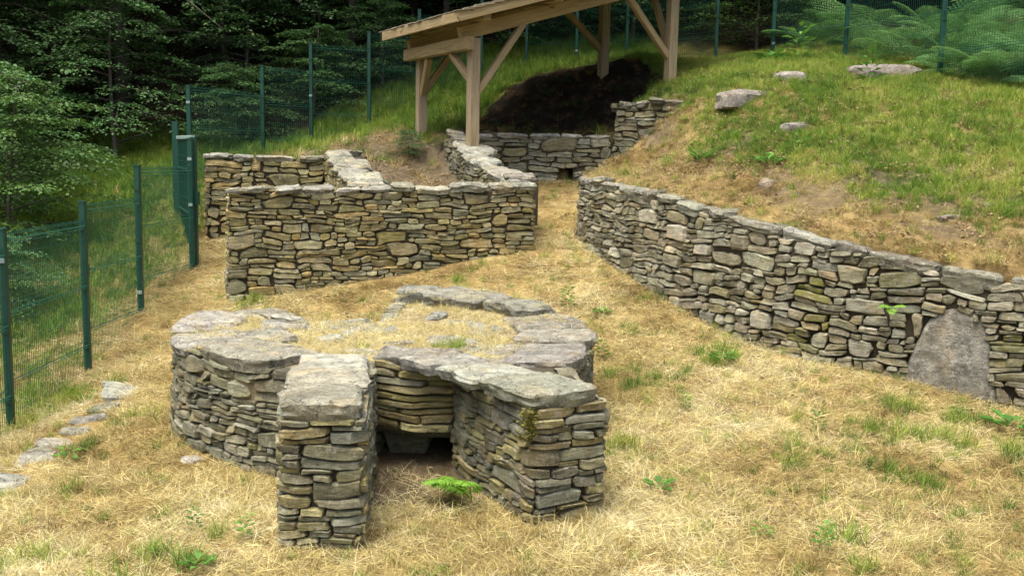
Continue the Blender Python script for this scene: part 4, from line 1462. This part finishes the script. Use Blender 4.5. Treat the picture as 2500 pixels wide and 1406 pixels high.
place_tree('beech_tree', big_a, gp(-9.0, 23.2), 0.3, 1.0, 'tall beech tree with a pale trunk showing among the dark foliage on the left')
place_tree('beech_tree', big_b, gp(-6.4, 26.2), 1.9, 1.05, 'beech tree whose lit sprays hang over the dark wood above the stepped fence')
place_tree('beech_tree', big_a, gp(-13.2, 22.6), 2.7, .95, 'beech tree filling the upper left corner with layered leaves')
place_tree('broadleaf_tree', edge_a, gp(-11.6, 20.6), .6, 1.0, 'leafy tree with branches to the ground at the left picture edge')
place_tree('broadleaf_tree', edge_b, gp(-10.9, 21.8), 1.6, 1.0, 'leafy tree just left of the pale beech trunk, low branches over the grass')
place_tree('broadleaf_tree', edge_a, gp(-6.9, 24.3), 3.1, .9, 'leafy tree just right of the pale beech trunk')
place_tree('broadleaf_tree', edge_b, gp(-4.9, 25.2), 4.4, .95, 'dim leafy tree in the shade above the second stepped fence panel')
place_tree('broadleaf_tree', edge_a, gp(-2.6, 26.0), 5.3, .9, 'dim leafy tree in the wood just left of the shelter roof')
place_tree('sapling_tree', mid_a, gp(-8.0, 20.3), .6, .95, 'young tree with a thin dark stem at the edge of the sloping grass')
place_tree('sapling_tree', mid_a, gp(-10.2, 18.6), 2.6, 1.0, 'broad young tree at the left picture edge behind the bushes')
place_tree('sapling_tree', mid_a, gp(-6.0, 22.6), 4.2, .8, 'low spreading young tree behind the stepped mesh fence')
place_tree('shrub', bush_a, gp(-7.35, 14.6), .2, .95, 'bluish green bush nearest to the mesh fence on the left', 'shrub')
place_tree('shrub', bush_b, gp(-8.6, 16.6), 1.2, 1.3, 'taller dark bush behind the bluish bush at the left edge', 'shrub')
place_tree('shrub', bush_b, gp(-6.3, 12.1), 3.2, .55, 'small leafy bush at the picture edge just above the first fence panel', 'shrub')
place_tree('shrub', bush_b, gp(-5.6, 20.3), 2.2, .8, 'dim ferny bush behind the first stepped fence panel', 'shrub')
place_tree('shrub', bush_b, gp(-4.2, 21.4), 5.2, .9, 'dim bush behind the second stepped fence panel', 'shrub')
place_tree('shrub', bush_b, gp(-2.9, 22.4), .9, .9, 'dim bush behind the stepped fence, closest to the shelter roof', 'shrub')
place_tree('shrub', bush_b, gp(-1.75, 16.75), 1.1, .22, 'small dark bush on the earth bank at the foot of the left shelter post', 'shrub')
place_tree('shrub', bush_b, gp(-.1, 23.2), .4, 1.0, 'green shrub behind the dark fence, seen under the shelter roof', 'shrub')
place_tree('shrub', bush_b, gp(2.6, 23.6), 2.4, 1.05, 'dim shrub in the wood behind the right shelter post', 'shrub')
place_tree('shrub', bush_a, gp(5.0, 21.3), 1.4, .8, 'dim leafy shrub in the shade between the fence posts right of the shelter', 'shrub')


# ---- scattering on points (for what nobody could count)
def proto_coll(name, meshes):
    c = bpy.data.collections.new(name)
    for i, me in enumerate(meshes):
        o = bpy.data.objects.new('%s_%02d' % (name, i), me)
        c.objects.link(o)
    return c


def scatter(name, coll, pts, rot, scl, idx, tint, label):
    me = bpy.data.meshes.new(name)
    n = len(pts)
    me.vertices.add(n)
    me.vertices.foreach_set('co', np.asarray(pts, dtype=np.float32).ravel())
    a = me.attributes.new('rot', 'FLOAT_VECTOR', 'POINT'); a.data.foreach_set('vector', np.asarray(rot, dtype=np.float32).ravel())
    a = me.attributes.new('scl', 'FLOAT', 'POINT'); a.data.foreach_set('value', np.asarray(scl, dtype=np.float32))
    a = me.attributes.new('idx', 'INT', 'POINT'); a.data.foreach_set('value', np.asarray(idx, dtype=np.int32))
    a = me.attributes.new('tint', 'FLOAT', 'POINT'); a.data.foreach_set('value', np.asarray(tint, dtype=np.float32))
    o = bpy.data.objects.new(name, me)
    COL.objects.link(o)
    ng = bpy.data.node_groups.new(name, 'GeometryNodeTree')
    ng.interface.new_socket('Geometry', in_out='INPUT', socket_type='NodeSocketGeometry')
    ng.interface.new_socket('Geometry', in_out='OUTPUT', socket_type='NodeSocketGeometry')
    N = ng.nodes
    gi, go = N.new('NodeGroupInput'), N.new('NodeGroupOutput')
    ip = N.new('GeometryNodeInstanceOnPoints'); ci = N.new('GeometryNodeCollectionInfo')
    ci.inputs['Collection'].default_value = coll
    ci.inputs['Separate Children'].default_value = True
    ci.inputs['Reset Children'].default_value = True
    ip.inputs['Pick Instance'].default_value = True

    def na(nm, t):
        q = N.new('GeometryNodeInputNamedAttribute'); q.data_type = t; q.inputs['Name'].default_value = nm
        return q.outputs['Attribute']
    lk = ng.links.new
    lk(gi.outputs[0], ip.inputs['Points']); lk(ci.outputs[0], ip.inputs['Instance'])
    lk(na('idx', 'INT'), ip.inputs['Instance Index']); lk(na('rot', 'FLOAT_VECTOR'), ip.inputs['Rotation']); lk(na('scl', 'FLOAT'), ip.inputs['Scale'])
    lk(ip.outputs[0], go.inputs[0])
    md = o.modifiers.new('scatter', 'NODES'); md.node_group = ng
    tag(o, label, kind='stuff')
    return o


# ---- the deep wood: reads as one dark mass
def joined(meshes, name):
    me = bpy.data.meshes.new(name)
    bm = bmesh.new()
    bm.from_mesh(meshes[0]); n0 = len(bm.faces)
    bm.from_mesh(meshes[1])
    bm.faces.ensure_lookup_table()
    for i in range(n0, len(bm.faces)): bm.faces[i].material_index = 1
    bm.to_mesh(me); bm.free()
    me.materials.append(M['bark_dark']); me.materials.append(M['leaf'])
    return me


wood_a = joined(tree_meshes(21, 12, 4.3, 1.3, 56, .15, 9, 12, M['leaf'], .17, .02, 'wood'), 'wood_a')
wood_b = joined(tree_meshes(22, 10, 4.0, .7, 54, .15, 9, 12, M['leaf'], .13, .03, 'wood'), 'wood_b')
wood_c = joined(tree_meshes(23, 13, 4.8, 5.2, 60, .16, 9, 12, M['leaf'], .09, .03, 'wood'), 'wood_c')
wc = proto_coll('wood_tree', [wood_a, wood_b, wood_c])
pts, rot, scl, idx, tnt = [], [], [], [], []
wr_ = random.Random(77)
for yy in np.arange(25.0, 46, 2.7):
    for xx in np.arange(-34, 34, 2.8):
        x, y = xx + wr_.uniform(-1.1, 1.1), yy + wr_.uniform(-1.1, 1.1)
        if y < 23.8 + .0 * x or (abs(x + 9.2) < 2.6 and y < 26.5): continue
        if x < -5 and y < 27: continue
        pts.append((x, y, hz(x, y) - .1)); rot.append((0, 0, wr_.uniform(0, 6.28))); scl.append(wr_.uniform(.8, 1.15)); idx.append(wr_.randrange(2)); tnt.append(.5)
for x, y in ((-3.6, 22.6), (-1.6, 23.2), (.9, 23.9), (3.6, 24.3), (-3.0, 24.6), (-6.9, 24.9), (1.9, 25.6)):  # trees with crowns above the view, added to shade the wood edge
    pts.append((x, y, hz(x, y) - .1)); rot.append((0, 0, wr_.uniform(0, 6.28))); scl.append(wr_.uniform(.9, 1.1)); idx.append(2); tnt.append(.5)
for q in range(16):
    x, y = wr_.uniform(11, 24), wr_.uniform(17, 27)
    pts.append((x, y, hz(x, y) - .1)); rot.append((0, 0, wr_.uniform(0, 6.28))); scl.append(wr_.uniform(.8, 1.1)); idx.append(wr_.randrange(2)); tnt.append(.5)
for q in range(14):
    x, y = wr_.uniform(-30, -15.5), wr_.uniform(14, 25)
    pts.append((x, y, hz(x, y) - .1)); rot.append((0, 0, wr_.uniform(0, 6.28))); scl.append(wr_.uniform(.8, 1.1)); idx.append(wr_.randrange(2)); tnt.append(.5)
scatter('woodland', wc, pts, rot, scl, idx, tnt, 'dark dense broadleaf wood filling the hillside behind the fences, added shade trees included')


# ---- bracken and ferns
def frond_mesh(name, mat, L=1.2, npair=15, seed=0, rise=1.0, arch=.75, wid=.38):
    rs = np.random.RandomState(seed)
    P, D, N, LN, WD, T = [], [], [], [], [], []
    f = lambda s: np.array([L * (.75 * s + .0), 0, L * (rise * (s - .55 * arch * s * s))])
    spc = .82 * L * 1.0 / npair
    for i in range(npair):
        s = .18 + .82 * (i + .5) / npair
        p = f(s)
        tang = f(min(1, s + .02)) - f(s - .02); tang /= np.linalg.norm(tang)
        up = np.array([-tang[2], 0, tang[0]])
        pl = L * .34 * (1 - ((s - .3) / .75) ** 2 if s > .3 else .75 + .8 * (s - .18)) + .02
        pl = max(pl, .03)
        for side in (-1, 1):
            lat = np.array([0, side, 0.])
            d = lat * .9 + tang * .45 - up * .12; d /= np.linalg.norm(d)
            m = max(4, int(pl / L * 36))
            for j in range(m):
                t = (j + .5) / m
                pp = p + d * pl * t - np.array([0, 0, .10 * pl * t * t])
                ll = spc * wid * (1 - t) ** .6 + .004 * L
                for s2 in (-1, 1):
                    a = np.cross(d, up) * s2
                    P.append(pp); D.append(a + d * .55); N.append(up + rs.normal(0, .15, 3)); LN.append(ll); WD.append(pl / m * 1.15)
                    v = rs.uniform(.75, 1.2) * (.85 + .3 * t); T.append((v, v, v, 1))
    V, F, T = rhombs(np.array(P), np.array(D), np.array(N), np.array(LN), np.array(WD), np.array(T), .05)
    # rachis
    mb = MB(); mb.tube([f(s) for s in np.linspace(0, 1, 7)], [.008 * L * (1.1 - s) + .001 for s in np.linspace(0, 1, 7)], 3)
    Vr = np.array([tuple(q) for q in mb.v]); Fr = [q for q in mb.f if len(q) == 4]
    F = np.concatenate([F, np.array(Fr) + len(V)]); V = np.concatenate([V, Vr])
    T = np.concatenate([T, np.tile((1.1, 1.0, .7, 1), (len(Vr), 1))])
    return raw_mesh(name, V, F, T, mat)


brk = [frond_mesh('bracken_frond_a', M['bracken'], 1.25, 13, 1, 1.0, .9), frond_mesh('bracken_frond_b', M['bracken'], 1.1, 12, 2, .8, 1.3)]
def fern_mesh(name, L=.48, npair=15, seed=3):
    rs = np.random.RandomState(seed)
    P, D, N, LN, WD, T = [], [], [], [], [], []
    f = lambda s: np.array([L * .85 * s, 0, L * (.95 * s - .62 * s * s)])
    for i in range(npair):
        s = .16 + .82 * i / (npair - 1)
        p = f(s)
        tg = f(s + .01) - f(s - .01); tg /= np.linalg.norm(tg)
        up = np.array([-tg[2], 0, tg[0]])
        pl = L * .30 * max(.10, (1 - ((s - .38) / .66) ** 2 if s > .38 else .62 + 1.0 * (s - .16) * 1.7))
        for sd in (-1, 1):
            d = np.array([0, sd, 0.]) + tg * .4 - up * .18 + rs.normal(0, .05, 3)
            v = rs.uniform(.85, 1.15)
            P.append(p); D.append(d); N.append(up + rs.normal(0, .12, 3)); LN.append(pl); WD.append(.034 * L / .48); T.append((v, v, v, 1))
    V, F, T = rhombs(np.array(P), np.array(D), np.array(N), np.array(LN), np.array(WD), np.array(T), .12)
    mb = MB(); mb.tube([f(s) for s in np.linspace(0, 1, 7)], [.005 * (1.1 - s) + .001 for s in np.linspace(0, 1, 7)], 3)
    Vr = np.array([tuple(q) for q in mb.v]); Fr = [q for q in mb.f if len(q) == 4]
    F = np.concatenate([F, np.array(Fr) + len(V)]); V = np.concatenate([V, Vr])
    T = np.concatenate([T, np.tile((1.0, .8, .5, 1), (len(Vr), 1))])
    return raw_mesh(name, V, F, T, M['fern'])


fr_ = fern_mesh('fern_frond')


def frond_plant(name, meshes, loc, n, label, cat, group, seed, sc=1., tilt=(0, .35), az0=0, spread=6.28):
    rng = random.Random(seed)
    root = empty(name, loc, label, cat, group)
    for i in range(n):
        o = bpy.data.objects.new('frond', rng.choice(meshes))
        COL.objects.link(o); o.parent = root
        k = sc * rng.uniform(.75, 1.15)
        o.scale = (k, k, k)
        o.rotation_euler = (rng.uniform(-.2, .2), rng.uniform(*tilt), az0 + spread * (i + rng.uniform(-.3, .3)) / n)
    return root


bk_r = random.Random(31)
bspots = [(6.75, 15.6), (7.3, 15.2), (7.0, 16.3), (7.7, 15.9), (6.5, 17.0), (7.2, 17.2), (8.0, 16.8), (7.6, 14.6), (8.2, 15.2), (7.0, 14.8), (6.4, 18.2), (7.4, 18.3), (8.4, 18), (5.6, 19.4), (6.4, 19.6)]
for i, (x, y) in enumerate(bspots):
    if i == 9: lab = 'lowest bracken clump arching over the bank beside the last fence post'
    elif i == 13: lab = 'bracken clump furthest along the fence towards the shelter'
    else: lab = 'tall blue green bracken massed outside the fence at the bank top'
    frond_plant('bracken_fern', brk, gp(x, y, -.03), 11, lab, 'fern', 'bracken outside the bank top fence', 300 + i, bk_r.uniform(.75, 1.2) * (.8 if i in (9, 13) else 1), (-.25, .35), bk_r.uniform(0, 6))
frond_plant('fern', [fr_], gp(-.25, 6.70, .02), 4, 'bright green fern growing in the kiln mouth against the right pier', 'fern', None, 41, .85, (-.3, .15), 2.5, 2.6)
frond_plant('fern', [fr_], (3.62, 9.48, .98), 4, 'small green fern growing out of a joint in the retaining wall', 'fern', None, 42, .45, (.1, .6), 3.4, 2.2)


# ---- small leafy weeds
def weed_mesh(name, seed, n=16, L=.09, H=.12):
    rs = np.random.RandomState(seed)
    az = np.arange(n) * GOLD; t = np.arange(n) / n
    P = np.stack([np.cos(az) * .012, np.sin(az) * .012, H * t], 1)
    el = rs.uniform(.15, .8, n)
    D = np.stack([np.cos(az), np.sin(az), el], 1)
    N = np.stack([-np.cos(az) * .5, -np.sin(az) * .5, np.ones(n)], 1)
    ln = L * rs.uniform(.6, 1.2, n) * (1.1 - .5 * t)
    v = rs.uniform(.7, 1.25, n)
    T = np.stack([v, v, v, np.ones(n)], 1)
    P = P + D * ln[:, None] * .25
    V, F, T = rhombs(P, D, N, ln, ln * .5, T, .2)
    return raw_mesh(name, V, F, T, M['weed'])


wm = [weed_mesh('weed_a', 1), weed_mesh('weed_b', 2, 22, .08, .18), weed_mesh('weed_c', 3, 12, .12, .06)]
weeds = [(165, 1130, 7.3, 1.0, 0, 'small green weed in the straw left of the kiln, beside the path stones'), (598, 1318, 5.95, .8, 1, 'slim green weed just left of the left pier foot'), (488, 1396, 5.4, .9, 2, 'flat green weed at the bottom picture edge below the left pier'),
         (1765, 888, 8.95, 1.3, 2, 'broad leaved green weed in the middle of the right meadow'), (1468, 878, 8.7, 1.1, 1, 'green weed just right of the kiln oval'), (1385, 752, 10.6, 1.3, 1, 'bright green tuft behind the right rear edge of the kiln'),
         (1465, 772, 10.4, 1.0, 2, 'low weed right of the bright tuft behind the kiln'), (2470, 1055, 8.0, 1.7, 2, 'large green weed at the right picture edge below the wall slab'), (1672, 1000, 7.7, .8, 1, 'thin green weed in straw right of the right pier'),
         (1995, 1052, 7.5, .9, 1, 'thin green weed further right in the straw'), (1605, 1200, 6.55, 1.0, 2, 'low weed in the straw beside the right pier foot'), (2010, 1345, 5.85, .9, 1, 'small weed near the bottom picture edge on the right'),
         (1860, 1315, 5.95, .7, 0, 'tiny weed left of the bottom edge weed'), (475, 1295, 6.0, .7, 1, 'tiny weed in the straw left of the slim weed')]
for i, (px, py, y, s, k, lab) in enumerate(weeds):
    # walk along the view ray until it meets the ground
    d = (unproj_y(px, py, 1.0) - CAM)
    t = y
    for _ in range(40):
        p = CAM + d * t
        t += (p.z - hz(p.x, p.y)) * 1.2
    o = bpy.data.objects.new('weed', wm[k]); COL.objects.link(o)
    o.location = (p.x, p.y, hz(p.x, p.y) + .015); o.rotation_euler = (0, 0, i * 1.3); o.scale = (s, s, s)
    tag(o, lab, 'weed', 'small green weeds in the straw')
bank_weeds = [(1715, 378, 13.2, 1.9, 2, 'bright leafy weed on the bare lower left of the bank'), (1872, 432, 12.2, 1.9, 2, 'grey green leafy weed low on the bank above the wall'), (1945, 402, 12.5, 1.6, 0, 'dark green weed right above the grey green one on the bank'),
              (2120, 205, 15.2, 2.6, 1, 'leafy weed at the foot of the big flat boulder'), (1950, 140, 17.6, 3.4, 1, 'bright leafy weeds below the fence post left of the boulder'), (1890, 150, 17.6, 2.8, 2, 'smaller leafy weed left of the weeds below the fence post')]
for i, (px, py, y, s, k, lab) in enumerate(bank_weeds):
    p = unproj_y(px, py, y)
    o = bpy.data.objects.new('weed', wm[k]); COL.objects.link(o)
    o.location = (p.x, p.y, hz(p.x, p.y) + .01); o.rotation_euler = (0, 0, i * 1.7); o.scale = (s, s, s)
    tag(o, lab, 'weed', 'weeds on the bank')


# ---- grasses
def blades(seed, n, spread, L, lean, leanspread, width, dirspread, curl=.5, tips=(.75, 1.25)):
    """a clump of curved blades leaning towards +x"""
    rs = np.random.RandomState(seed)
    r = spread * np.sqrt(rs.rand(n)); a = rs.rand(n) * 6.283
    p0 = np.stack([r * np.cos(a), r * np.sin(a), np.zeros(n)], 1)
    az = rs.normal(0, dirspread, n)
    ln = rs.uniform(L[0], L[1], n)
    th = np.clip(rs.normal(lean, leanspread, n), 0.02, 1.5)      # from vertical
    side = np.stack([-np.sin(az), np.cos(az), np.zeros(n)], 1) * width * rs.uniform(.6, 1.3, n)[:, None]
    # twist the blade so it is not always flat to the sky
    tw = rs.uniform(-1.2, 1.2, n)
    side = side * np.cos(tw)[:, None] + np.array([0, 0, 1.]) * (width * np.sin(tw))[:, None]
    seg = 4
    pts = [p0]
    p = p0
    for k in range(seg):
        an = np.clip(th + curl * (k / seg) * rs.uniform(.3, 1.2, n), 0, 1.62)
        az2 = az + rs.normal(0, .12, n)
        p = p + np.stack([np.sin(an) * np.cos(az2), np.sin(an) * np.sin(az2), np.cos(an)], 1) * (ln / seg)[:, None]
        p[:, 2] = np.maximum(p[:, 2], .006)
        pts.append(p)
    V, F = [], []
    for k in range(seg + 1):
        w = (1 - (k / seg) ** 2) * .5 + .04
        V.append(pts[k] - side * w); V.append(pts[k] + side * w)
    V = np.stack(V, 1)                                            # n, 2(seg+1), 3
    m = 2 * (seg + 1)
    base = (np.arange(n) * m)[:, None]
    for k in range(seg):
        F.append(np.stack([base[:, 0] + 2 * k, base[:, 0] + 2 * k + 1, base[:, 0] + 2 * k + 3, base[:, 0] + 2 * k + 2], 1))
    F = np.concatenate(F)
    v = rs.uniform(*tips, n)
    T = np.stack([v * rs.uniform(.95, 1.05, n), v, v * rs.uniform(.85, 1.1, n), np.ones(n)], 1)
    return V.reshape(-1, 3), F, np.repeat(T, m, axis=0)


straw_m = []
for q in range(6):
    straw_m.append(raw_mesh('straw_mat_%d' % q, *blades(500 + q, 44, .13, (.04, .16), 1.25, .3, .0032, 2.2, .3, (.45, 1.35)), M['straw']))
for q in range(3):
    straw_m.append(raw_mesh('straw_tuft_%d' % q, *blades(520 + q, 46, .06, (.05, .15), .5, .35, .0034, 2.5, .8, (.5, 1.3)), M['straw']))
grass_m = []
for q in range(4):
    grass_m.append(raw_mesh('grass_tuft_%d' % q, *blades(540 + q, 44, .07, (.07, .19), .45, .28, .0050, 1.8, .8), M['green']))
sc_all = proto_coll('grass_clump', straw_m + grass_m)           # 0-5 mats, 6-8 dry tufts, 9-12 green

KILN_OUT = [(-3.05, 9.0), (-2.95, 8.3), (-2.4, 7.55), (-1.62, 7.05), (-1.42, 5.78), (-.82, 5.76), (-1.0, 7.35), (-.45, 7.3), (.13, 6.18), (.68, 6.42), (.48, 7.3), (.72, 8.2), (.75, 9.1), (.55, 9.75), (-.25, 10.75), (-1.2, 10.9), (-1.22, 9.25), (-1.85, 9.25), (-2.35, 10.05), (-2.8, 9.8)]
WALLS_OUT = [KILN_OUT,
             [(-3.5, 11.98), (.36, 13.1), (.2, 13.6), (-3.6, 12.45)], [(-4.5, 14.45), (-2.75, 14.7), (-2.75, 15.1), (-4.5, 14.9)], [(-2.8, 14.8), (-2.05, 12.5), (-1.45, 12.7), (-2.2, 15.2), (-2.8, 15.2)],
             [(-1.18, 16.5), (-.7, 14.9), (-.1, 13.5), (.35, 13.7), (-.2, 15.1), (-.65, 16.6)], [(-1.2, 16.45), (1.65, 16.65), (1.65, 17.0), (-1.2, 16.9)]]


def sample(n, x0, x1, y0, y1, seed):
    rs = np.random.RandomState(seed)
    return rs.uniform(x0, x1, n), rs.uniform(y0, y1, n), rs


def flow(x, y):
    return 2.6 * fbm(x * .55, y * .55, 61, 2) * 1.6 + 1.2 * fbm(x * 1.9, y * 1.9, 64, 2)


def drop_walls(x, y):
    k = np.ones(len(x), bool)
    for p in WALLS_OUT: k &= ~inpoly(x, y, p)
    return k


def in_view(x, y, pad=1.0):
    return np.abs(x) < y * .53 + pad


# straw on the meadow
x, y, rs = sample(34000, -5.6, 6.2, 4.2, 16.6, 1)
k = drop_walls(x, y) & in_view(x, y) & ~inpoly(x, y, P_BANK) & ~inpoly(x, y, P_REAR) & (rs.rand(len(x)) < np.clip(1.15 - (y - 5) * .07, .45, 1))
x, y = x[k], y[k]
g, s_, d_ = cover(x, y)
n = len(x)
nz = fbm(x * 1.1, y * 1.1, 71); nz2 = fbm(x * 4, y * 4, 73)
tuft = rs.rand(n) < np.clip(.06 + .5 * (nz2 - .15), .02, .4)
idx = np.where(tuft, rs.randint(6, 9, n), rs.randint(0, 6, n))
grn = rs.rand(n) < np.clip(g * 1.1 + .025 + .06 * np.clip((x - .8) * .4, 0, 1), 0, .85)
idx = np.where(grn, rs.randint(9, 13, n), idx)
brown = np.clip(2.2 * (fbm(x * 2.6 + 9, y * 2.6, 75) - .22), 0, 1)
tint = np.clip(.64 + .52 * nz + rs.normal(0, .17, n) - .14 * tuft - .36 * brown, .02, 1)
rot = np.stack([rs.normal(0, .06, n), rs.normal(0, .06, n), flow(x, y) + rs.normal(0, .8, n)], 1)
for fx, fy, fr in FLAT:
    bare_ = np.hypot(x - fx, y - fy) < fr + .03
    idx = np.where(bare_, rs.randint(0, 6, n), idx)
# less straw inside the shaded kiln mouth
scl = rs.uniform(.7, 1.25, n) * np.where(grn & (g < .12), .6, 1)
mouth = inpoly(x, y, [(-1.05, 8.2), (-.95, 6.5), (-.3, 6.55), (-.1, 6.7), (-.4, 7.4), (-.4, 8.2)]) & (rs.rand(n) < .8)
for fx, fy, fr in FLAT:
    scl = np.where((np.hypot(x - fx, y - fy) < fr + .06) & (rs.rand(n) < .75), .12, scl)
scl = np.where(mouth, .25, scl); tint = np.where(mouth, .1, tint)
scatter('dry_straw', sc_all, np.stack([x, y, height(x, y) - .004], 1), rot, scl, idx, tint, 'matted dry yellow straw covering the open ground')

# straw and a little green on the kiln top
x, y, rs = sample(2500, -2.8, .6, 7.2, 10.6, 2)
kin = inpoly(x, y, [(-2.7, 8.3), (-1.8, 7.45), (0, 7.5), (.45, 8.2), (.4, 9.5), (-.4, 10.5), (-1.1, 10.4), (-1.15, 9.15), (-1.9, 9.15), (-2.6, 9.5)])
kin &= (fbm(x * 1.7, y * 1.7, 81) + .25 * rs.rand(len(x)) > -.28)
x, y = x[kin], y[kin]; n = len(x)
idx = np.where(rs.rand(n) < .16, rs.randint(6, 9, n), rs.randint(0, 6, n))
idx = np.where((np.hypot(x + .5, y - 8.1) < .12) | ((np.hypot(x + 1.2, y - 8.0) < .06)), rs.randint(9, 13, n), idx)
scatter('kiln_top_straw', sc_all, np.stack([x, y, np.full(n, .785)], 1), np.stack([0 * x, 0 * x, flow(x * 1.3 + 4, y * 1.3)], 1) + 0, rs.uniform(.45, .9, n), idx, np.clip(.7 + rs.normal(0, .16, n), 0, 1), 'tufts of dry straw lying over the kiln top')

x, y, rs = sample(420, -3.0, .7, 7.2, 10.8, 9)
kin = inpoly(x, y, KILN_OUT) & (y > 7.5) & ~inpoly(x, y, [(-2.3, 8.2), (-1.7, 7.8), (0, 7.8), (.15, 8.5), (.1, 9.5), (-.5, 10.1), (-1.1, 9.2), (-2.2, 9.2)]) & (fbm(x * 2.2, y * 2.2, 82) > .0)
x, y = x[kin], y[kin]; n = len(x)
scatter('rim_straw', sc_all, np.stack([x, y, np.full(n, .845) + .07 * (y > 9.6) * (x > -1.2)], 1), np.stack([0 * x, 0 * x, rs.rand(n) * 6.28], 1), rs.uniform(.35, .75, n), rs.randint(0, 6, n), np.clip(.7 + rs.normal(0, .16, n), 0, 1), 'loose straw blown over the kiln rim slabs')

# the bank
x, y, rs = sample(46000, .8, 9.0, 8.6, 20.5, 3)
k = inpoly(x, y, P_BANK) & in_view(x, y, 1.2)
g, s_, d_ = cover(x, y)
k &= rs.rand(len(x)) < np.clip(1.15 - .85 * s_, .3, 1) * np.clip(.5 + .5 * g + .5 * fbm(x * 3.1, y * 3.1, 91), .2, 1)
x, y, g = x[k], y[k], g[k]; n = len(x)
grn = rs.rand(n) < np.clip(g * 1.1, .05, .93)
idx = np.where(grn, rs.randint(9, 13, n), np.where(rs.rand(n) < .55, rs.randint(6, 9, n), rs.randint(0, 6, n)))
nz = fbm(x * 1.4, y * 1.4, 93)
tint = np.where(grn, np.clip(.62 + .4 * nz + rs.normal(0, .17, n), 0, 1), np.clip(.36 + .3 * nz + rs.normal(0, .15, n), 0, 1))
scatter('bank_grass', sc_all, np.stack([x, y, height(x, y) - .004], 1), np.stack([rs.normal(0, .12, n), rs.normal(0, .12, n), rs.rand(n) * 6.28], 1), rs.uniform(.4, .95, n), idx, tint, 'patchy green and dry grass on the bank above the wall')

# rough grass outside the fence and behind the walls
x, y, rs = sample(30000, -13, 4.5, 7.0, 24.5, 4)
k = drop_walls(x, y) & in_view(x, y, 1.0) & ((x < -4.45) | inpoly(x, y, P_REAR)) & ~inpoly(x, y, P_BANK)
g, s_, d_ = cover(x, y)
k &= rs.rand(len(x)) < np.clip(1 - s_ * .8, .1, 1) * np.clip(1 - d_ * 1.1, 0, 1) * np.clip(.35 + .75 * g, .3, 1) * np.where((x > -3.2) & (y < 17.6), .7, 1)
x, y, g = x[k], y[k], g[k]; n = len(x)
grn = rs.rand(n) < np.clip(g * 1.15, .1, .95)
idx = np.where(grn, rs.randint(9, 13, n), np.where(rs.rand(n) < .6, rs.randint(6, 9, n), rs.randint(0, 6, n)))
nz = fbm(x * .9, y * .9, 97)
tint = np.where(grn, np.clip(.45 + .35 * nz + rs.normal(0, .16, n), 0, 1), np.clip(.4 + .3 * nz + rs.normal(0, .15, n), 0, 1))
scatter('rough_grass', sc_all, np.stack([x, y, height(x, y) - .004], 1), np.stack([rs.normal(0, .12, n), rs.normal(0, .12, n), rs.rand(n) * 6.28], 1), rs.uniform(.8, 1.7, n), idx, tint, 'rough green grass outside the fence and behind the walls')


x, y, rs = sample(260, -.8, 2.3, 16.95, 19.8, 8)
n = len(x)
scatter('dead_stalks', sc_all, np.stack([x, y, height(x, y) - .004], 1), np.stack([rs.normal(0, .2, n), rs.normal(0, .2, n), rs.rand(n) * 6.28], 1), rs.uniform(.5, 1.2, n), np.where(rs.rand(n) < .2, rs.randint(9, 13, n), rs.randint(6, 9, n)), np.zeros(n), 'sparse dead brown stalks on the earth coloured dark as shade under the shelter')


# fallen leaves
def litter_mesh(seed):
    rs = np.random.RandomState(seed)
    n = 14
    a = rs.rand(n) * 6.28
    P = np.stack([rs.uniform(-.16, .16, n), rs.uniform(-.16, .16, n), rs.uniform(.008, .04, n)], 1)
    D = np.stack([np.cos(a), np.sin(a), rs.uniform(-.2, .3, n)], 1)
    N = np.stack([rs.normal(0, .35, n), rs.normal(0, .35, n), np.ones(n)], 1)
    v = rs.uniform(.5, 1.5, n)
    T = np.stack([.25 * v, .185 * v, .11 * v, np.ones(n)], 1)
    ln = rs.uniform(.02, .05, n)
    return raw_mesh('litter_%d' % seed, *rhombs(P, D, N, ln, ln * .6, T, .25), M['moss'])


lt = proto_coll('leaf_litter', [litter_mesh(q) for q in range(3)])
x, y, rs = sample(7000, -3.2, 8.2, 6.0, 20.0, 6)
k = drop_walls(x, y) & in_view(x, y, .5)
mb_m = inpoly(x, y, P_BANK); mr_m = inpoly(x, y, P_REAR)
k &= ~((x > -.9) & (x < 2.6) & (y > 16.9))
k &= rs.rand(len(x)) < np.where(mb_m, .6, np.where(mr_m, .5, .06 + .25 * np.clip((x - .3) * .5, 0, 1) * np.clip((y - 9) * .4, 0, 1)))
x, y = x[k], y[k]; n = len(x)
scatter('fallen_leaves', lt, np.stack([x, y, height(x, y)], 1), np.stack([0 * x, 0 * x, rs.rand(n) * 6.28], 1), rs.uniform(.7, 1.3, n), rs.randint(0, 3, n), rs.rand(n), 'scattered brown fallen leaves on the ground')
